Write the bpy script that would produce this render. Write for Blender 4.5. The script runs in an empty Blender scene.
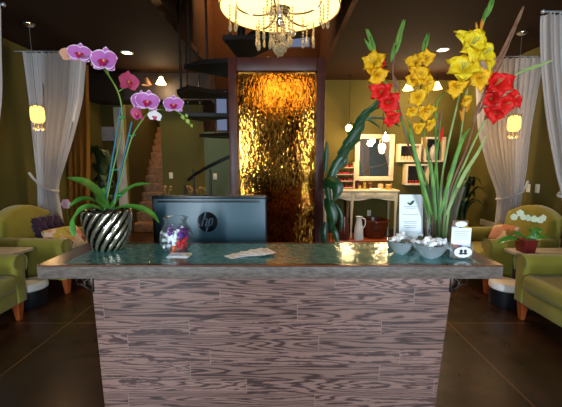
import bpy, bmesh, math, random
from mathutils import Vector, Matrix
random.seed(7)
C = bpy.context.scene.collection
V = Vector
PI = math.pi
# ------------------------------------------------------------------ camera
F, CX, CY, H = 330.0, 281.0, 203.5, 1.47
PITCH = math.atan(43.5 / F)
def ray(px, py):
    u, v = (px - CX) / F, (CY - py) / F
    c, s = math.cos(PITCH), math.sin(PITCH)
    return V((u, c + v * s, -s + v * c))
def P(px, py, Y):
    d = ray(px, py); return V((0, 0, H)) + d * (Y / d.y)
def G(px, py, z=0.0):
    d = ray(px, py); return V((0, 0, H)) + d * ((z - H) / d.z)
def XA(px, Y, z=1.1):
    # world x seen at column px for depth Y and height z
    c, s_ = math.cos(PITCH), math.sin(PITCH)
    return (px - CX) / F * (Y * c - (z - H) * s_)
cam = bpy.data.cameras.new('camera'); co = bpy.data.objects.new('camera', cam); C.objects.link(co)
co.location = (0, 0, H); co.rotation_euler = (PI / 2 - PITCH, 0, 0)
cam.sensor_width = 36; cam.lens = 36 * F / 562; cam.clip_start = .05
bpy.context.scene.camera = co
CAM = V((0, 0, H))
# ------------------------------------------------------------------ materials
def lin(c):
    return tuple((x / 12.92 if x <= .04045 else ((x + .055) / 1.055) ** 2.4) for x in [k / 255 for k in c]) + (1,)
class NT:
    def __init__(s, name):
        s.m = bpy.data.materials.new(name); s.m.use_nodes = True
        s.t = s.m.node_tree; s.t.nodes.clear()
        s.out = s.n('ShaderNodeOutputMaterial')
    def n(s, typ, **kw):
        k = s.t.nodes.new(typ)
        for a, b in kw.items(): setattr(k, a, b)
        return k
    def l(s, a, b): s.t.links.new(a, b)
    def put(s, sock, val):
        if hasattr(val, 'is_output'): s.l(val, sock)
        else: sock.default_value = val
    def math(s, op, a, b=0.0, c=0.0):
        k = s.n('ShaderNodeMath', operation=op)
        s.put(k.inputs[0], a); s.put(k.inputs[1], b); s.put(k.inputs[2], c)
        return k.outputs[0]
    def coord(s, which='Object'): return s.n('ShaderNodeTexCoord').outputs[which]
    def mapping(s, vec, scale=(1, 1, 1)):
        k = s.n('ShaderNodeMapping'); s.l(vec, k.inputs[0]); k.inputs['Scale'].default_value = scale
        return k.outputs[0]
    def noise(s, vec, scale, detail=3, rough=.5):
        k = s.n('ShaderNodeTexNoise'); s.l(vec, k.inputs['Vector']); k.inputs['Scale'].default_value = scale
        k.inputs['Detail'].default_value = detail; k.inputs['Roughness'].default_value = rough
        return k.outputs['Fac']
    def ramp(s, fac, stops):
        k = s.n('ShaderNodeValToRGB'); s.l(fac, k.inputs[0]); e = k.color_ramp.elements
        while len(e) < len(stops): e.new(.5)
        for i, (p, c) in enumerate(stops): e[i].position = p; e[i].color = c
        return k.outputs[0]
    def mix(s, f, a, b, blend='MIX'):
        k = s.n('ShaderNodeMix', data_type='RGBA', blend_type=blend)
        s.put(k.inputs[0], f); s.put(k.inputs[6], a); s.put(k.inputs[7], b)
        return k.outputs[2]
    def bump(s, h, strength=.3, dist=.01):
        k = s.n('ShaderNodeBump'); s.l(h, k.inputs['Height']); k.inputs['Strength'].default_value = strength
        k.inputs['Distance'].default_value = dist
        return k.outputs[0]
    def bsdf(s, col, rough=.5, metal=0, spec=.5, **kw):
        k = s.n('ShaderNodeBsdfPrincipled')
        s.put(k.inputs['Base Color'], col); s.put(k.inputs['Roughness'], rough); s.put(k.inputs['Metallic'], metal)
        k.inputs['Specular IOR Level'].default_value = spec
        for a, b in kw.items(): s.put(k.inputs[a.replace('_', ' ')], b)
        return k
    def done(s, k): s.l(k.outputs[0], s.out.inputs[0]); return s.m
def M(name, c, rough=.55, metal=0, spec=.4, var=.12, scale=12, bump=0, bscale=60, emit=None, es=0):
    """plain procedural material: gentle colour mottling and optional bump"""
    t = NT(name); cl = lin(c)
    o = t.coord()
    f = t.noise(o, scale, 3)
    lo = tuple(x * (1 - var) for x in cl[:3]) + (1,); hi = tuple(min(1, x * (1 + var)) for x in cl[:3]) + (1,)
    col = t.ramp(f, [(.3, lo), (.7, hi)])
    kw = {}
    if bump: kw['Normal'] = t.bump(t.noise(o, bscale, 2), bump, .004)
    k = t.bsdf(col, rough, metal, spec, **kw)
    if emit:
        k.inputs['Emission Color'].default_value = lin(emit); k.inputs['Emission Strength'].default_value = es
    return t.done(k)
def thin_glass(name, tint=(1, 1, 1), refl=.6, rough=.02, edge=.35, sheen=.03, rimsheen=.3, fc=(.85, .95, .97, 1)):
    t = NT(name)
    tr = t.n('ShaderNodeBsdfTransparent')
    lw = t.n('ShaderNodeLayerWeight'); lw.inputs[0].default_value = edge
    col = t.ramp(lw.outputs['Facing'], [(0, tint + (1,)), (.85, tuple(x * .98 for x in tint) + (1,)), (1, tuple(x * .85 for x in tint) + (1,))])
    t.l(col, tr.inputs[0])
    gl = t.n('ShaderNodeBsdfGlossy'); gl.inputs['Roughness'].default_value = rough
    mx = t.n('ShaderNodeMixShader')
    t.l(t.math('MULTIPLY', lw.outputs['Fresnel'], refl), mx.inputs[0]); t.l(tr.outputs[0], mx.inputs[1]); t.l(gl.outputs[0], mx.inputs[2])
    df = t.n('ShaderNodeBsdfDiffuse'); df.inputs[0].default_value = fc; tl = t.n('ShaderNodeBsdfTranslucent'); tl.inputs[0].default_value = fc  # pale diffuse share paints edge brightness and crystal sparkle into the glass
    m0 = t.n('ShaderNodeMixShader'); t.l(df.outputs[0], m0.inputs[1]); t.l(tl.outputs[0], m0.inputs[2])
    m2 = t.n('ShaderNodeMixShader')
    t.l(t.math('ADD', t.math('MULTIPLY', t.math('POWER', lw.outputs['Facing'], 5.0), rimsheen), sheen), m2.inputs[0])
    t.l(mx.outputs[0], m2.inputs[1]); t.l(m0.outputs[0], m2.inputs[2])
    return t.done(m2)
def cloth(name, c, trans=.4, rough=.9, weave=0):
    t = NT(name)
    d = t.bsdf(lin(c), rough, 0, .1); tl = t.n('ShaderNodeBsdfTranslucent'); tl.inputs[0].default_value = lin(c)
    mx = t.n('ShaderNodeMixShader'); mx.inputs[0].default_value = trans
    t.l(d.outputs[0], mx.inputs[1]); t.l(tl.outputs[0], mx.inputs[2])
    return t.done(mx)
def leafmat(name, c, c2, rough=.4, trans=.15):
    t = NT(name); o = t.coord()
    col = t.ramp(t.noise(o, 18, 3), [(.3, lin(c)), (.7, lin(c2))])
    d = t.bsdf(col, rough, 0, .5); tl = t.n('ShaderNodeBsdfTranslucent'); t.l(col, tl.inputs[0])
    mx = t.n('ShaderNodeMixShader'); mx.inputs[0].default_value = trans
    t.l(d.outputs[0], mx.inputs[1]); t.l(tl.outputs[0], mx.inputs[2])
    return t.done(mx)
def emis(name, c, s):
    t = NT(name); e = t.n('ShaderNodeEmission'); e.inputs[0].default_value = lin(c); e.inputs[1].default_value = s
    return t.done(e)
def oak():
    t = NT('oak_planks'); o = t.coord()
    sp = t.n('ShaderNodeSeparateXYZ'); t.l(o, sp.inputs[0]); x, y, z = sp.outputs
    x = t.math('ADD', x, t.math('MULTIPLY', y, .73))
    rowf = t.math('DIVIDE', t.math('ADD', z, .022), .0655); row = t.math('FLOOR', rowf)
    w1 = t.n('ShaderNodeTexWhiteNoise', noise_dimensions='1D'); t.l(row, w1.inputs['W'])
    colf = t.math('ADD', t.math('DIVIDE', x, .78), t.math('MULTIPLY', w1.outputs['Value'], 5.0)); cell = t.math('FLOOR', colf)
    idn = t.n('ShaderNodeTexWhiteNoise', noise_dimensions='2D'); cv = t.n('ShaderNodeCombineXYZ')
    t.l(row, cv.inputs[0]); t.l(cell, cv.inputs[1]); t.l(cv.outputs[0], idn.inputs['Vector'])
    idv = idn.outputs['Value']
    g = t.n('ShaderNodeCombineXYZ')
    t.l(t.math('ADD', t.math('MULTIPLY', x, 1.05), t.math('MULTIPLY', idv, 40)), g.inputs[0])
    t.l(t.math('MULTIPLY', idv, 17), g.inputs[1])
    t.l(t.math('ADD', t.math('MULTIPLY', z, 15), t.math('MULTIPLY', idv, 23)), g.inputs[2])
    n1 = t.noise(g.outputs[0], 1.0, 2.5, .5)
    # zig-zag wobble in the rings
    wob = t.noise(t.mapping(o, (30, 30, 70)), 1, 2)
    s = t.math('SINE', t.math('ADD', t.math('MULTIPLY', n1, t.math('ADD', 88.0, t.math('MULTIPLY', idv, 70))), t.math('MULTIPLY', wob, t.math('ADD', 1.5, t.math('MULTIPLY', idv, 4.5)))))
    st = t.noise(t.mapping(o, (14, 14, 420)), 1, 3, .6)
    a = t.math('ADD', t.math('MULTIPLY', s, .5), .5)
    a = t.math('POWER', a, 2.0)
    a = t.math('ADD', t.math('MULTIPLY', a, .62), t.math('MULTIPLY', t.math('SUBTRACT', st, .32), .75))
    col = t.ramp(a, [(0, lin((142, 109, 97))), (.3, lin((126, 95, 85))), (.55, lin((86, 62, 58))), (1, lin((46, 33, 33)))])
    tone = t.ramp(idv, [(0, (.82, .8, .8, 1)), (1, (1.12, 1.08, 1.1, 1))])
    col = t.mix(1.0, col, tone, 'MULTIPLY')
    fr = t.math('FRACT', rowf); seam = t.math('LESS_THAN', fr, .022)
    fc = t.math('FRACT', colf); seam2 = t.math('LESS_THAN', fc, .0028)
    col = t.mix(t.math('MULTIPLY', seam, .55), col, lin((60, 44, 44)))
    col = t.mix(t.math('MULTIPLY', seam2, .4), col, lin((170, 150, 140)))
    k = t.bsdf(col, t.math('ADD', t.math('MULTIPLY', st, .15), .24), 0, .5, Normal=t.bump(t.math('SUBTRACT', 1.0, a), .10, .004))
    return t.done(k)
def floor_mat():
    t = NT('stained_concrete'); o = t.coord()
    n = t.noise(o, 1.1, 5, .6); n2 = t.noise(o, 7, 4, .65)
    f = t.math('ADD', t.math('MULTIPLY', n, .6), t.math('MULTIPLY', n2, .4))
    col = t.ramp(f, [(.3, lin((22, 11, 6))), (.5, lin((50, 27, 14))), (.68, lin((84, 48, 24)))])
    sp = t.n('ShaderNodeSeparateXYZ'); t.l(o, sp.inputs[0])
    def line(v, off, per):
        fr = t.math('FRACT', t.math('DIVIDE', t.math('ADD', v, off), per))
        return t.math('LESS_THAN', fr, .006)
    ln = t.math('MAXIMUM', line(sp.outputs[0], 20.2 - 1.02, 1.15), line(sp.outputs[1], 20.0 - .98, 1.15))
    col = t.mix(t.math('MULTIPLY', ln, .75), col, lin((150, 104, 60)))
    k = t.bsdf(col, t.math('ADD', t.math('MULTIPLY', n2, .22), .2), 0, .4, Normal=t.bump(n2, .08, .01))
    return t.done(k)
def water_mat():
    t = NT('copper_water_sheet'); o = t.coord()
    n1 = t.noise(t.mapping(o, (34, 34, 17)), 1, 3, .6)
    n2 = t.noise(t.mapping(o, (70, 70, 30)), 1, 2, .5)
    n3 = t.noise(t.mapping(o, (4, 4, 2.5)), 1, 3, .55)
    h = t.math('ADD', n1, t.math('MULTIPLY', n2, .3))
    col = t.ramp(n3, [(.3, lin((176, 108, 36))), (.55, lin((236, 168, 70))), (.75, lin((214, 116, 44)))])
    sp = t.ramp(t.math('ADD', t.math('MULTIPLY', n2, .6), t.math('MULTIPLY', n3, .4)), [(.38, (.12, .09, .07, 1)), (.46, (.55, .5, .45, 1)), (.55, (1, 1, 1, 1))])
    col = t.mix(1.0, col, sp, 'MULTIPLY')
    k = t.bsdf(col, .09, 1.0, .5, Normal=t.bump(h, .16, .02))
    return t.done(k)
def counter_glass():
    t = NT('hammered_glass'); o = t.coord()
    v = t.n('ShaderNodeTexVoronoi', feature='SMOOTH_F1'); t.l(o, v.inputs['Vector']); v.inputs['Scale'].default_value = 85
    n = t.noise(o, 40, 2)
    h = t.math('ADD', v.outputs['Distance'], t.math('MULTIPLY', n, .5))
    col = t.ramp(n, [(.3, lin((62, 112, 110))), (.7, lin((96, 148, 142)))])
    k = t.bsdf(col, .1, 0, .8, Normal=t.bump(h, .3, .004))
    return t.done(k)
def speckle(name, a, b, rough=.5, s=120):
    t = NT(name); o = t.coord()
    n = t.noise(t.mapping(o, (.25, .25, 1)), s, 4, .7)
    k = t.bsdf(t.ramp(n, [(.3, lin(a)), (.7, lin(b))]), rough, 0, .4, Normal=t.bump(n, .15, .003))
    return t.done(k)
def fabric(name, c, var=.15):
    t = NT(name); o = t.coord(); cl = lin(c)
    n = t.noise(o, 5, 3); f = t.noise(o, 260, 2)
    col = t.ramp(t.math('ADD', t.math('MULTIPLY', n, .7), t.math('MULTIPLY', f, .3)), [(.3, tuple(x * (1 - var) for x in cl[:3]) + (1,)), (.7, tuple(x * (1 + var) for x in cl[:3]) + (1,))])
    k = t.bsdf(col, .85, 0, .2, Normal=t.bump(f, .2, .003), Sheen_Weight=.25)
    return t.done(k)
def print_fabric(name, cols, s=9):
    t = NT(name); o = t.coord()
    v = t.n('ShaderNodeTexVoronoi'); v.inputs['Scale'].default_value = s; v.inputs['Randomness'].default_value = 1
    dn = t.n('ShaderNodeTexNoise'); dn.inputs['Scale'].default_value = 6; t.l(o, dn.inputs['Vector'])
    t.l(t.mix(.25, o, dn.outputs['Color']), v.inputs['Vector'])
    sp = t.n('ShaderNodeSeparateColor'); t.l(v.outputs['Color'], sp.inputs[0])
    st = [(i / len(cols), lin(c)) for i, c in enumerate(cols)]
    k = t.n('ShaderNodeValToRGB'); k.color_ramp.interpolation = 'CONSTANT'; t.l(sp.outputs[0], k.inputs[0]); e = k.color_ramp.elements
    while len(e) < len(st): e.new(.5)
    for i, (p, c) in enumerate(st): e[i].position = p; e[i].color = c
    return t.done(t.bsdf(k.outputs[0], .8, 0, .2))
MAT = dict(
    wall=M('olive_paint', (84, 76, 24), .8, var=.06, scale=3, bump=.08, bscale=90),
    sage=M('sage_green', (82, 104, 82), .8, var=.06, scale=3),
    ceil=M('brown_ceiling_paint', (42, 23, 9), .85, spec=.15, var=.15, scale=2),
    dark=M('dark_brown_paint', (38, 26, 18), .6),
    trim=M('white_trim_paint', (205, 196, 180), .5, var=.04),
    oak=oak(), floor=floor_mat(), water=water_mat(), cglass=counter_glass(),
    edge=speckle('grey_wood_edge', (70, 58, 51), (118, 103, 94)),
    rim=M('red_brown_rim', (92, 58, 42), .22, spec=.6, var=.2, scale=30),
    walnut=M('red_walnut', (84, 42, 36), .4, var=.2, scale=14),
    iron=M('black_iron', (26, 21, 18), .5, .3, var=.1),
    bronze=M('dark_bronze', (52, 42, 34), .35, .8),
    chrome=M('chrome', (215, 210, 205), .12, 1, var=.03),
    steel=M('brushed_steel', (226, 228, 232), .24, .72, var=.06),
    moni=M('blue_grey_plastic', (40, 70, 82), .38, var=.03, spec=.6),
    monb=M('black_plastic', (14, 16, 18), .35), logo=M('gloss_black_badge', (10, 12, 14), .15), logol=M('badge_letters', (70, 88, 100), .3),
    screen=M('dark_screen', (12, 14, 18), .1),
    white=M('white_paper', (236, 238, 240), .7, var=.02), grey=M('grey_print', (140, 150, 155), .7), green_print=M('green_print', (30, 84, 44), .6),
    lime_print=M('lime_print', (160, 190, 50), .6),
    lime=fabric('olive_upholstery', (140, 130, 46)), lime2=fabric('olive_piping', (110, 112, 50)),
    legwood=M('orange_wood', (150, 72, 34), .35, var=.2),
    purple=fabric('plum_ruffle', (50, 26, 44), .3),
    pat=print_fabric('scarf_print', [(190, 150, 90), (196, 120, 110), (225, 205, 170), (120, 70, 60), (170, 150, 60), (200, 170, 150)], 14),
    pat2=print_fabric('blush_print', [(200, 140, 110), (170, 110, 130), (220, 190, 160), (140, 110, 60), (190, 120, 80)], 12),
    curtain=cloth('sheer_white_cloth', (230, 226, 226), .5), amber=cloth('amber_cloth', (150, 104, 44), .25), gcloth=cloth('green_cloth', (120, 124, 52), .2),
    shade=M('cream_shade', (255, 236, 190), .8, var=.02, emit=(255, 208, 120), es=2.3),
    bulb=emis('lit_bulb', (255, 226, 170), 30), lantern=emis('lit_shell_shade', (255, 186, 90), 2.4), spot=emis('lit_spot', (255, 240, 210), 14),
    pend=emis('lit_frosted_globe', (255, 214, 130), 9),
    crystal=thin_glass('cut_crystal', (1, .98, .92), 1.2, .1, .55, .2, .25, (1, .86, .6, 1)), glass=thin_glass('clear_glass', (.97, .99, .985), .5, .01, .3, .016, .6), acrylic=thin_glass('clear_acrylic', (.96, .98, .99), .5, .03, .25, .05, .3),
    cream=M('cream_paint', (214, 202, 172), .5, var=.06), creamw=M('cream_frame', (224, 206, 176), .45, var=.06),
    mirror=M('mirror_silver', (225, 225, 225), .02, 1, var=.01),
    brown=M('brown_glaze', (98, 46, 24), .25, var=.25, scale=18), dvase=M('plum_brown_glaze', (88, 44, 36), .2), wvase=M('white_glaze', (222, 230, 232), .2, var=.03),
    soil=M('bark', (66, 46, 30), .9, var=.4, scale=60, bump=.5),
    silver=M('silver_glaze', (206, 192, 168), .22, .88, var=.1), pewter=M('dark_pewter', (40, 36, 34), .25, .9),
    orleaf=leafmat('orchid_leaf_green', (58, 116, 40), (92, 150, 58), .35), stem=leafmat('stem_green', (86, 120, 48), (120, 150, 60)), stake=M('teal_stake', (28, 92, 108), .4), clip=M('green_clip', (20, 150, 90), .4),
    bud=leafmat('bud_green', (130, 160, 50), (170, 190, 80)),
    opet=leafmat('orchid_petal', (176, 82, 160), (198, 112, 184), .6, .3), oedge=leafmat('orchid_petal_rim', (226, 190, 222), (238, 214, 234), .6, .3), olip=leafmat('orchid_lip', (150, 14, 66), (190, 30, 90), .5),
    opeach=leafmat('orchid_back', (214, 150, 116), (228, 176, 140), .6, .3), opink=leafmat('orchid_side', (206, 70, 110), (222, 100, 140), .6, .3), owhite=leafmat('orchid_white', (236, 226, 224), (244, 236, 236), .6, .3), othroat=M('orchid_throat', (214, 150, 60), .5),
    yel=leafmat('yellow_petal', (238, 176, 4), (250, 200, 16), .6, .3), yel2=leafmat('lemon_petal', (240, 204, 10), (250, 224, 40), .6, .3), red=leafmat('red_petal', (224, 16, 10), (240, 30, 16), .6, .3), orange=leafmat('orange_bud', (214, 130, 30), (228, 160, 40), .6, .3),
    gleaf=leafmat('gladiolus_green', (66, 116, 40), (122, 166, 66), .45, .25), gpale=leafmat('pale_stem', (140, 168, 90), (178, 190, 120), .45, .25), gbrown=leafmat('russet_sheath', (120, 72, 56), (150, 108, 80), .5, .2),
    cactus=leafmat('dark_leaf_green', (20, 56, 26), (36, 84, 40), .3, .08), dplant=leafmat('shade_leaf_green', (34, 54, 26), (54, 78, 36), .5, .1), dry=leafmat('dried_bloom', (120, 96, 44), (150, 120, 66), .8),
    redpot=M('red_pot', (118, 34, 34), .35), wflower=leafmat('white_petal', (222, 230, 190), (236, 240, 214), .6, .2),
    stonestep=M('brown_stone', (146, 112, 84), .85, var=.35, scale=14, bump=.5), plate=M('switch_plate', (222, 216, 200), .4, var=.02),
    stooltop=M('white_seat', (226, 222, 218), .45, var=.03), stoolb=M('black_drum', (24, 24, 28), .4), tabletop=M('pale_table_top', (196, 182, 168), .3, var=.05), tableleg=M('table_metal', (120, 100, 84), .35, .7),
    candyr=M('red_wrapper', (206, 24, 34), .25), candyp=M('purple_wrapper', (110, 40, 140), .25), candyw=M('white_wrapper', (248, 244, 246), .25), candyk=M('orange_wrapper', (226, 96, 36), .25),
    brownlabel=M('brown_label', (124, 90, 64), .6), yellowlabel=M('yellow_label', (214, 176, 50), .6), black=M('black_print', (14, 14, 14), .5), teabag=M('dark_green_tea', (66, 70, 50), .6), blue=M('blue_paper', (60, 120, 190), .5),
    pinkb=M('pink_polish', (200, 40, 80), .2), redb=M('red_polish', (168, 16, 30), .2), darkb=M('wine_polish', (70, 14, 30), .2), cap=M('black_cap', (16, 14, 14), .3), tan=M('tan_jar', (206, 166, 110), .4), gold=M('gold_tin', (196, 150, 70), .3, .7), peach=M('peach_jar', (226, 190, 150), .4), gourd=M('grey_ceramic', (190, 180, 168), .5), metalgrey=M('painted_grey', (150, 152, 160), .5),
    sky=emis('daylight_pane', (150, 165, 205), .32),
)
# ------------------------------------------------------------------ mesh builder
ORG = {}
class MB:
    def __init__(s): s.v = []; s.f = []; s.m = []
    def add(s, vs, fs, mi=0, mat=None):
        b = len(s.v); s.v += [(mat @ V(p) if mat else V(p)) for p in vs]
        s.f += [tuple(b + i for i in f) for f in fs]; s.m += [mi] * len(fs)
        return s
    def box(s, lo, hi, mi=0, mat=None, bev=0, seg=2):
        bm = bmesh.new(); bmesh.ops.create_cube(bm, size=1)
        for q in bm.verts: q.co = V([(lo[i] + hi[i]) / 2 + q.co[i] * (hi[i] - lo[i]) for i in range(3)])
        if bev: bmesh.ops.bevel(bm, geom=bm.edges[:], offset=bev, segments=seg, affect='EDGES', profile=.5)
        return s.bm(bm, mi, mat)
    def bm(s, bm, mi=0, mat=None):
        bm.verts.index_update(); s.add([q.co.copy() for q in bm.verts], [[q.index for q in f.verts] for f in bm.faces], mi, mat); bm.free(); return s
    def prism(s, poly, x0, x1, axis=0, mi=0, mat=None, bev=0, seg=2):
        """polygon in the two other axes, extruded along axis"""
        bm = bmesh.new(); rings = []
        for x in (x0, x1):
            r = []
            for a, b in poly:
                c = [a, b]; c.insert(axis, x); r.append(bm.verts.new(c))
            rings.append(r)
        n = len(poly); bm.faces.new(rings[0]); bm.faces.new(rings[1][::-1])
        for i in range(n): bm.faces.new([rings[0][i], rings[1][i], rings[1][(i + 1) % n], rings[0][(i + 1) % n]])
        bmesh.ops.recalc_face_normals(bm, faces=bm.faces[:])
        if bev:
            ed = [e for f in bm.faces if len(f.verts) == n and n > 4 for e in f.edges] or bm.edges[:]
            bmesh.ops.bevel(bm, geom=ed, offset=bev, segments=seg, affect='EDGES', profile=.5)
        return s.bm(bm, mi, mat)
    def tube(s, pts, r, n=8, mi=0, cap=True, flat=1.0):
        pts = [V(p) for p in pts]; k = len(pts); rs = r if isinstance(r, (list, tuple)) else [r] * k
        up = V((0, 0, 1)); vs = []; prev = None
        for i, p in enumerate(pts):
            t = (pts[min(i + 1, k - 1)] - pts[max(i - 1, 0)]).normalized()
            a = prev if prev else (up if abs(t.z) < .9 else V((1, 0, 0)))
            a = (a - t * a.dot(t)).normalized(); b = t.cross(a); prev = a
            for j in range(n):
                th = 2 * PI * j / n; vs.append(p + (a * math.cos(th) + b * math.sin(th) * flat) * rs[i])
        fs = [(i * n + j, i * n + (j + 1) % n, (i + 1) * n + (j + 1) % n, (i + 1) * n + j) for i in range(k - 1) for j in range(n)]
        if cap: fs += [tuple(range(n))[::-1], tuple(range((k - 1) * n, k * n))]
        return s.add(vs, fs, mi)
    def lathe(s, prof, c=(0, 0, 0), n=24, mi=0, fn=None, mat=None, mfn=None):
        c = V(c); vs = []
        for (r, z) in prof:
            for j in range(n):
                th = 2 * PI * j / n; rr = fn(r, z, th) if fn else r
                vs.append(c + V((rr * math.cos(th), rr * math.sin(th), z)))
        k = len(prof); b = len(s.f)
        fs = [(i * n + j, i * n + (j + 1) % n, (i + 1) * n + (j + 1) % n, (i + 1) * n + j) for i in range(k - 1) for j in range(n)]
        nf = len(fs)
        if prof[0][0] > 1e-5: fs.append(tuple(range(n))[::-1])
        if prof[-1][0] > 1e-5: fs.append(tuple(range((k - 1) * n, k * n)))
        s.add(vs, fs, mi, mat)
        if mfn:
            for q in range(nf): s.m[b + q] = mfn(prof[q // n][1], 2 * PI * (q % n + .5) / n)
        return s
    def grid(s, fn, nu, nv, mi=0, mfn=None, cu=False):
        vs = [V(fn(i / nu, j / nv)) for j in range(nv + 1) for i in range(nu + 1)]
        w = nu + 1; b = len(s.f)
        fs = [(j * w + i, j * w + i + 1, (j + 1) * w + i + 1, (j + 1) * w + i) for j in range(nv) for i in range(nu)]
        s.add(vs, fs, mi)
        if mfn:
            for q in range(len(fs)): s.m[b + q] = mfn((q % nu + .5) / nu, (q // nu + .5) / nv)
        return s
    def sphere(s, c, r, n=12, mi=0, sc=(1, 1, 1), mat=None):
        prof = [(max(1e-6, math.sin(PI * i / n)), -math.cos(PI * i / n)) for i in range(n + 1)]
        m = Matrix.Translation(V(c)) @ (mat or Matrix()) @ Matrix.Diagonal((r * sc[0], r * sc[1], r * sc[2], 1))
        return s.lathe(prof, (0, 0, 0), n + 4, mi, mat=m)
    def build(s, name, mats, parent=None, org=None, label=None, cat=None, group=None, kind=None, sharp=38, solid=0):
        if not isinstance(mats, (list, tuple)): mats = [mats]
        o3 = V(ORG.get(parent.name, (0, 0, 0))) if parent else V(org if org is not None else (0, 0, 0))
        me = bpy.data.meshes.new(name); me.from_pydata([tuple(q - o3) for q in s.v], [], s.f)
        for m in mats: me.materials.append(MAT[m] if isinstance(m, str) else m)
        me.polygons.foreach_set('material_index', s.m)
        bm = bmesh.new(); bm.from_mesh(me)
        bmesh.ops.remove_doubles(bm, verts=bm.verts[:], dist=1e-5)
        bmesh.ops.recalc_face_normals(bm, faces=bm.faces[:])
        for f in bm.faces: f.smooth = True
        for e in bm.edges:
            if len(e.link_faces) == 2 and e.calc_face_angle(0) > math.radians(sharp): e.smooth = False
        bm.to_mesh(me); bm.free()
        ob = bpy.data.objects.new(name, me); C.objects.link(ob)
        if parent: ob.parent = parent; ORG[ob.name] = o3
        else: ob.location = o3; ORG[ob.name] = o3
        if label: ob['label'] = label
        if cat: ob['category'] = cat
        if group: ob['group'] = group
        if kind: ob['kind'] = kind
        if solid:
            md = ob.modifiers.new('thickness', 'SOLIDIFY'); md.thickness = solid; md.offset = 0
        return ob
def T(name, label, cat, loc=(0, 0, 0), group=None, local=False, rz=0):
    o = bpy.data.objects.new(name, None); C.objects.link(o); o.location = loc; o.rotation_euler = (0, 0, rz); o.empty_display_size = .05
    o['label'] = label; o['category'] = cat
    if group: o['group'] = group
    ORG[o.name] = V((0, 0, 0)) if local else V(loc)
    return o
def dup(o, parent=None, loc=None, rz=None, label=None, group=None):
    c = o.copy(); C.objects.link(c)
    if parent: c.parent = parent
    if loc is not None: c.location = loc
    if rz is not None: c.rotation_euler = (0, 0, rz)
    if label: c['label'] = label
    if group: c['group'] = group
    for ch in list(o.children): dup(ch, c)
    return c
def struct(name, mats, mb, parent=None): return mb.build(name, mats, parent, kind=None if parent else 'structure')
def spline(pts, n=6):
    """Catmull-Rom through points"""
    pts = [V(p) for p in pts]; out = []
    for i in range(len(pts) - 1):
        p0, p1, p2, p3 = pts[max(i - 1, 0)], pts[i], pts[i + 1], pts[min(i + 2, len(pts) - 1)]
        for k in range(n):
            t = k / n
            out.append(.5 * ((2 * p1) + (p2 - p0) * t + (2 * p0 - 5 * p1 + 4 * p2 - p3) * t * t + (3 * p1 - p0 - 3 * p2 + p3) * t ** 3))
    out.append(pts[-1]); return out
def light(name, typ, loc, power, col, size=.05, rot=None, **kw):
    l = bpy.data.lights.new(name, typ); l.energy = power; l.color = col
    if typ == 'POINT' or typ == 'SPOT': l.shadow_soft_size = size
    for a, b in kw.items(): setattr(l, a, b)
    o = bpy.data.objects.new(name, l); C.objects.link(o); o.location = loc
    if rot: o.rotation_euler = rot
    return o
WARM = (1, .62, .28); WARM2 = (1, .72, .42); COOL = (.72, .86, 1)
# ------------------------------------------------------------------ room shell
XW, YB, YF, ZC = 3.4, 6.4, -2.3, 2.95
struct('floor', 'floor', MB().box((-4.6, YF - .1, -.1), (XW + .1, 10.6, 0)))
OX0, OX1, OY0 = -1.22, .72, 2.95        # stairwell opening in the ceiling
c = MB()
c.box((-XW - .1, YF - .1, ZC), (XW + .1, OY0, ZC + .12)).box((-XW - .1, OY0, ZC), (OX0, YB + .1, ZC + .12)).box((OX1, OY0, ZC), (XW + .1, YB + .1, ZC + .12))
struct('ceiling', 'ceil', c)
w = MB().box((OX0 - .1, OY0 - .1, ZC + .12), (OX0, YB, 5.6)).box((OX1, OY0 - .1, ZC + .12), (OX1 + .1, YB, 5.6)).box((OX0, OY0 - .1, ZC + .12), (OX1, OY0, 5.6))
struct('wall_stairwell', 'ceil', w)
struct('ceiling_stairwell', 'ceil', MB().box((OX0 - .1, OY0 - .1, 5.6), (OX1 + .1, YB + .1, 5.7)))
struct('wall_left', 'wall', MB().box((-XW - .1, YF, 0), (-XW, YB, ZC)))
struct('wall_right', 'wall', MB().box((XW, YF, 0), (XW + .1, YB, ZC)))
AX0, AX1 = -2.98, -2.29                 # stair alcove opening
b = MB().box((-XW - .1, YB, 0), (AX0, YB + .1, ZC)).box((AX1, YB, 0), (-1.47, YB + .1, ZC)).box((OX1, YB, 0), (XW + .1, YB + .1, ZC)).box((AX0, YB, 2.62), (AX1, YB + .1, ZC))
struct('wall_back', 'wall', b)
struct('wall_stair_foot', 'sage', MB().box((-1.47, YB, 0), (OX1, YB + .1, 2.0)))  # this stretch of back wall is coloured grey-green, unlike the olive walls
yw = YB + .05
LZ, UZ0, UZ1, UX0, UX1 = 2.78, P(281, 49, yw).z, P(281, 36, yw).z, P(244, 40, yw).x, P(311, 40, yw).x
uw = MB().box((-1.47, YB, 2.0), (-1.25, YB + .1, 5.6)).box((-1.0, YB, 2.0), (OX1, YB + .1, LZ)).box((-1.25, YB, LZ), (OX1, YB + .1, UZ0)).box((-1.25, YB, UZ0), (UX0, YB + .1, UZ1)).box((UX1, YB, UZ0), (OX1, YB + .1, UZ1)).box((-1.25, YB, UZ1), (OX1, YB + .1, 5.6))
struct('wall_stair_upper', 'ceil', uw)
def well_window(n, x0, x1, z0, z1):
    f = .03
    wn = struct('window_%d' % n, 'dark', MB().box((x0, YB + .02, z0), (x0 + f, YB + .08, z1)).box((x1 - f, YB + .02, z0), (x1, YB + .08, z1)).box((x0 + f, YB + .02, z0), (x1 - f, YB + .08, z0 + f)).box((x0 + f, YB + .02, z1 - f), (x1 - f, YB + .08, z1)))
    MB().box((x0 + f, YB + .04, z0 + f), (x1 - f, YB + .06, z1 - f)).build('pane', 'sky', wn)
well_window(1, -1.25, -1.0, 2.0, LZ); well_window(4, UX0, UX1, UZ0, UZ1)
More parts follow.
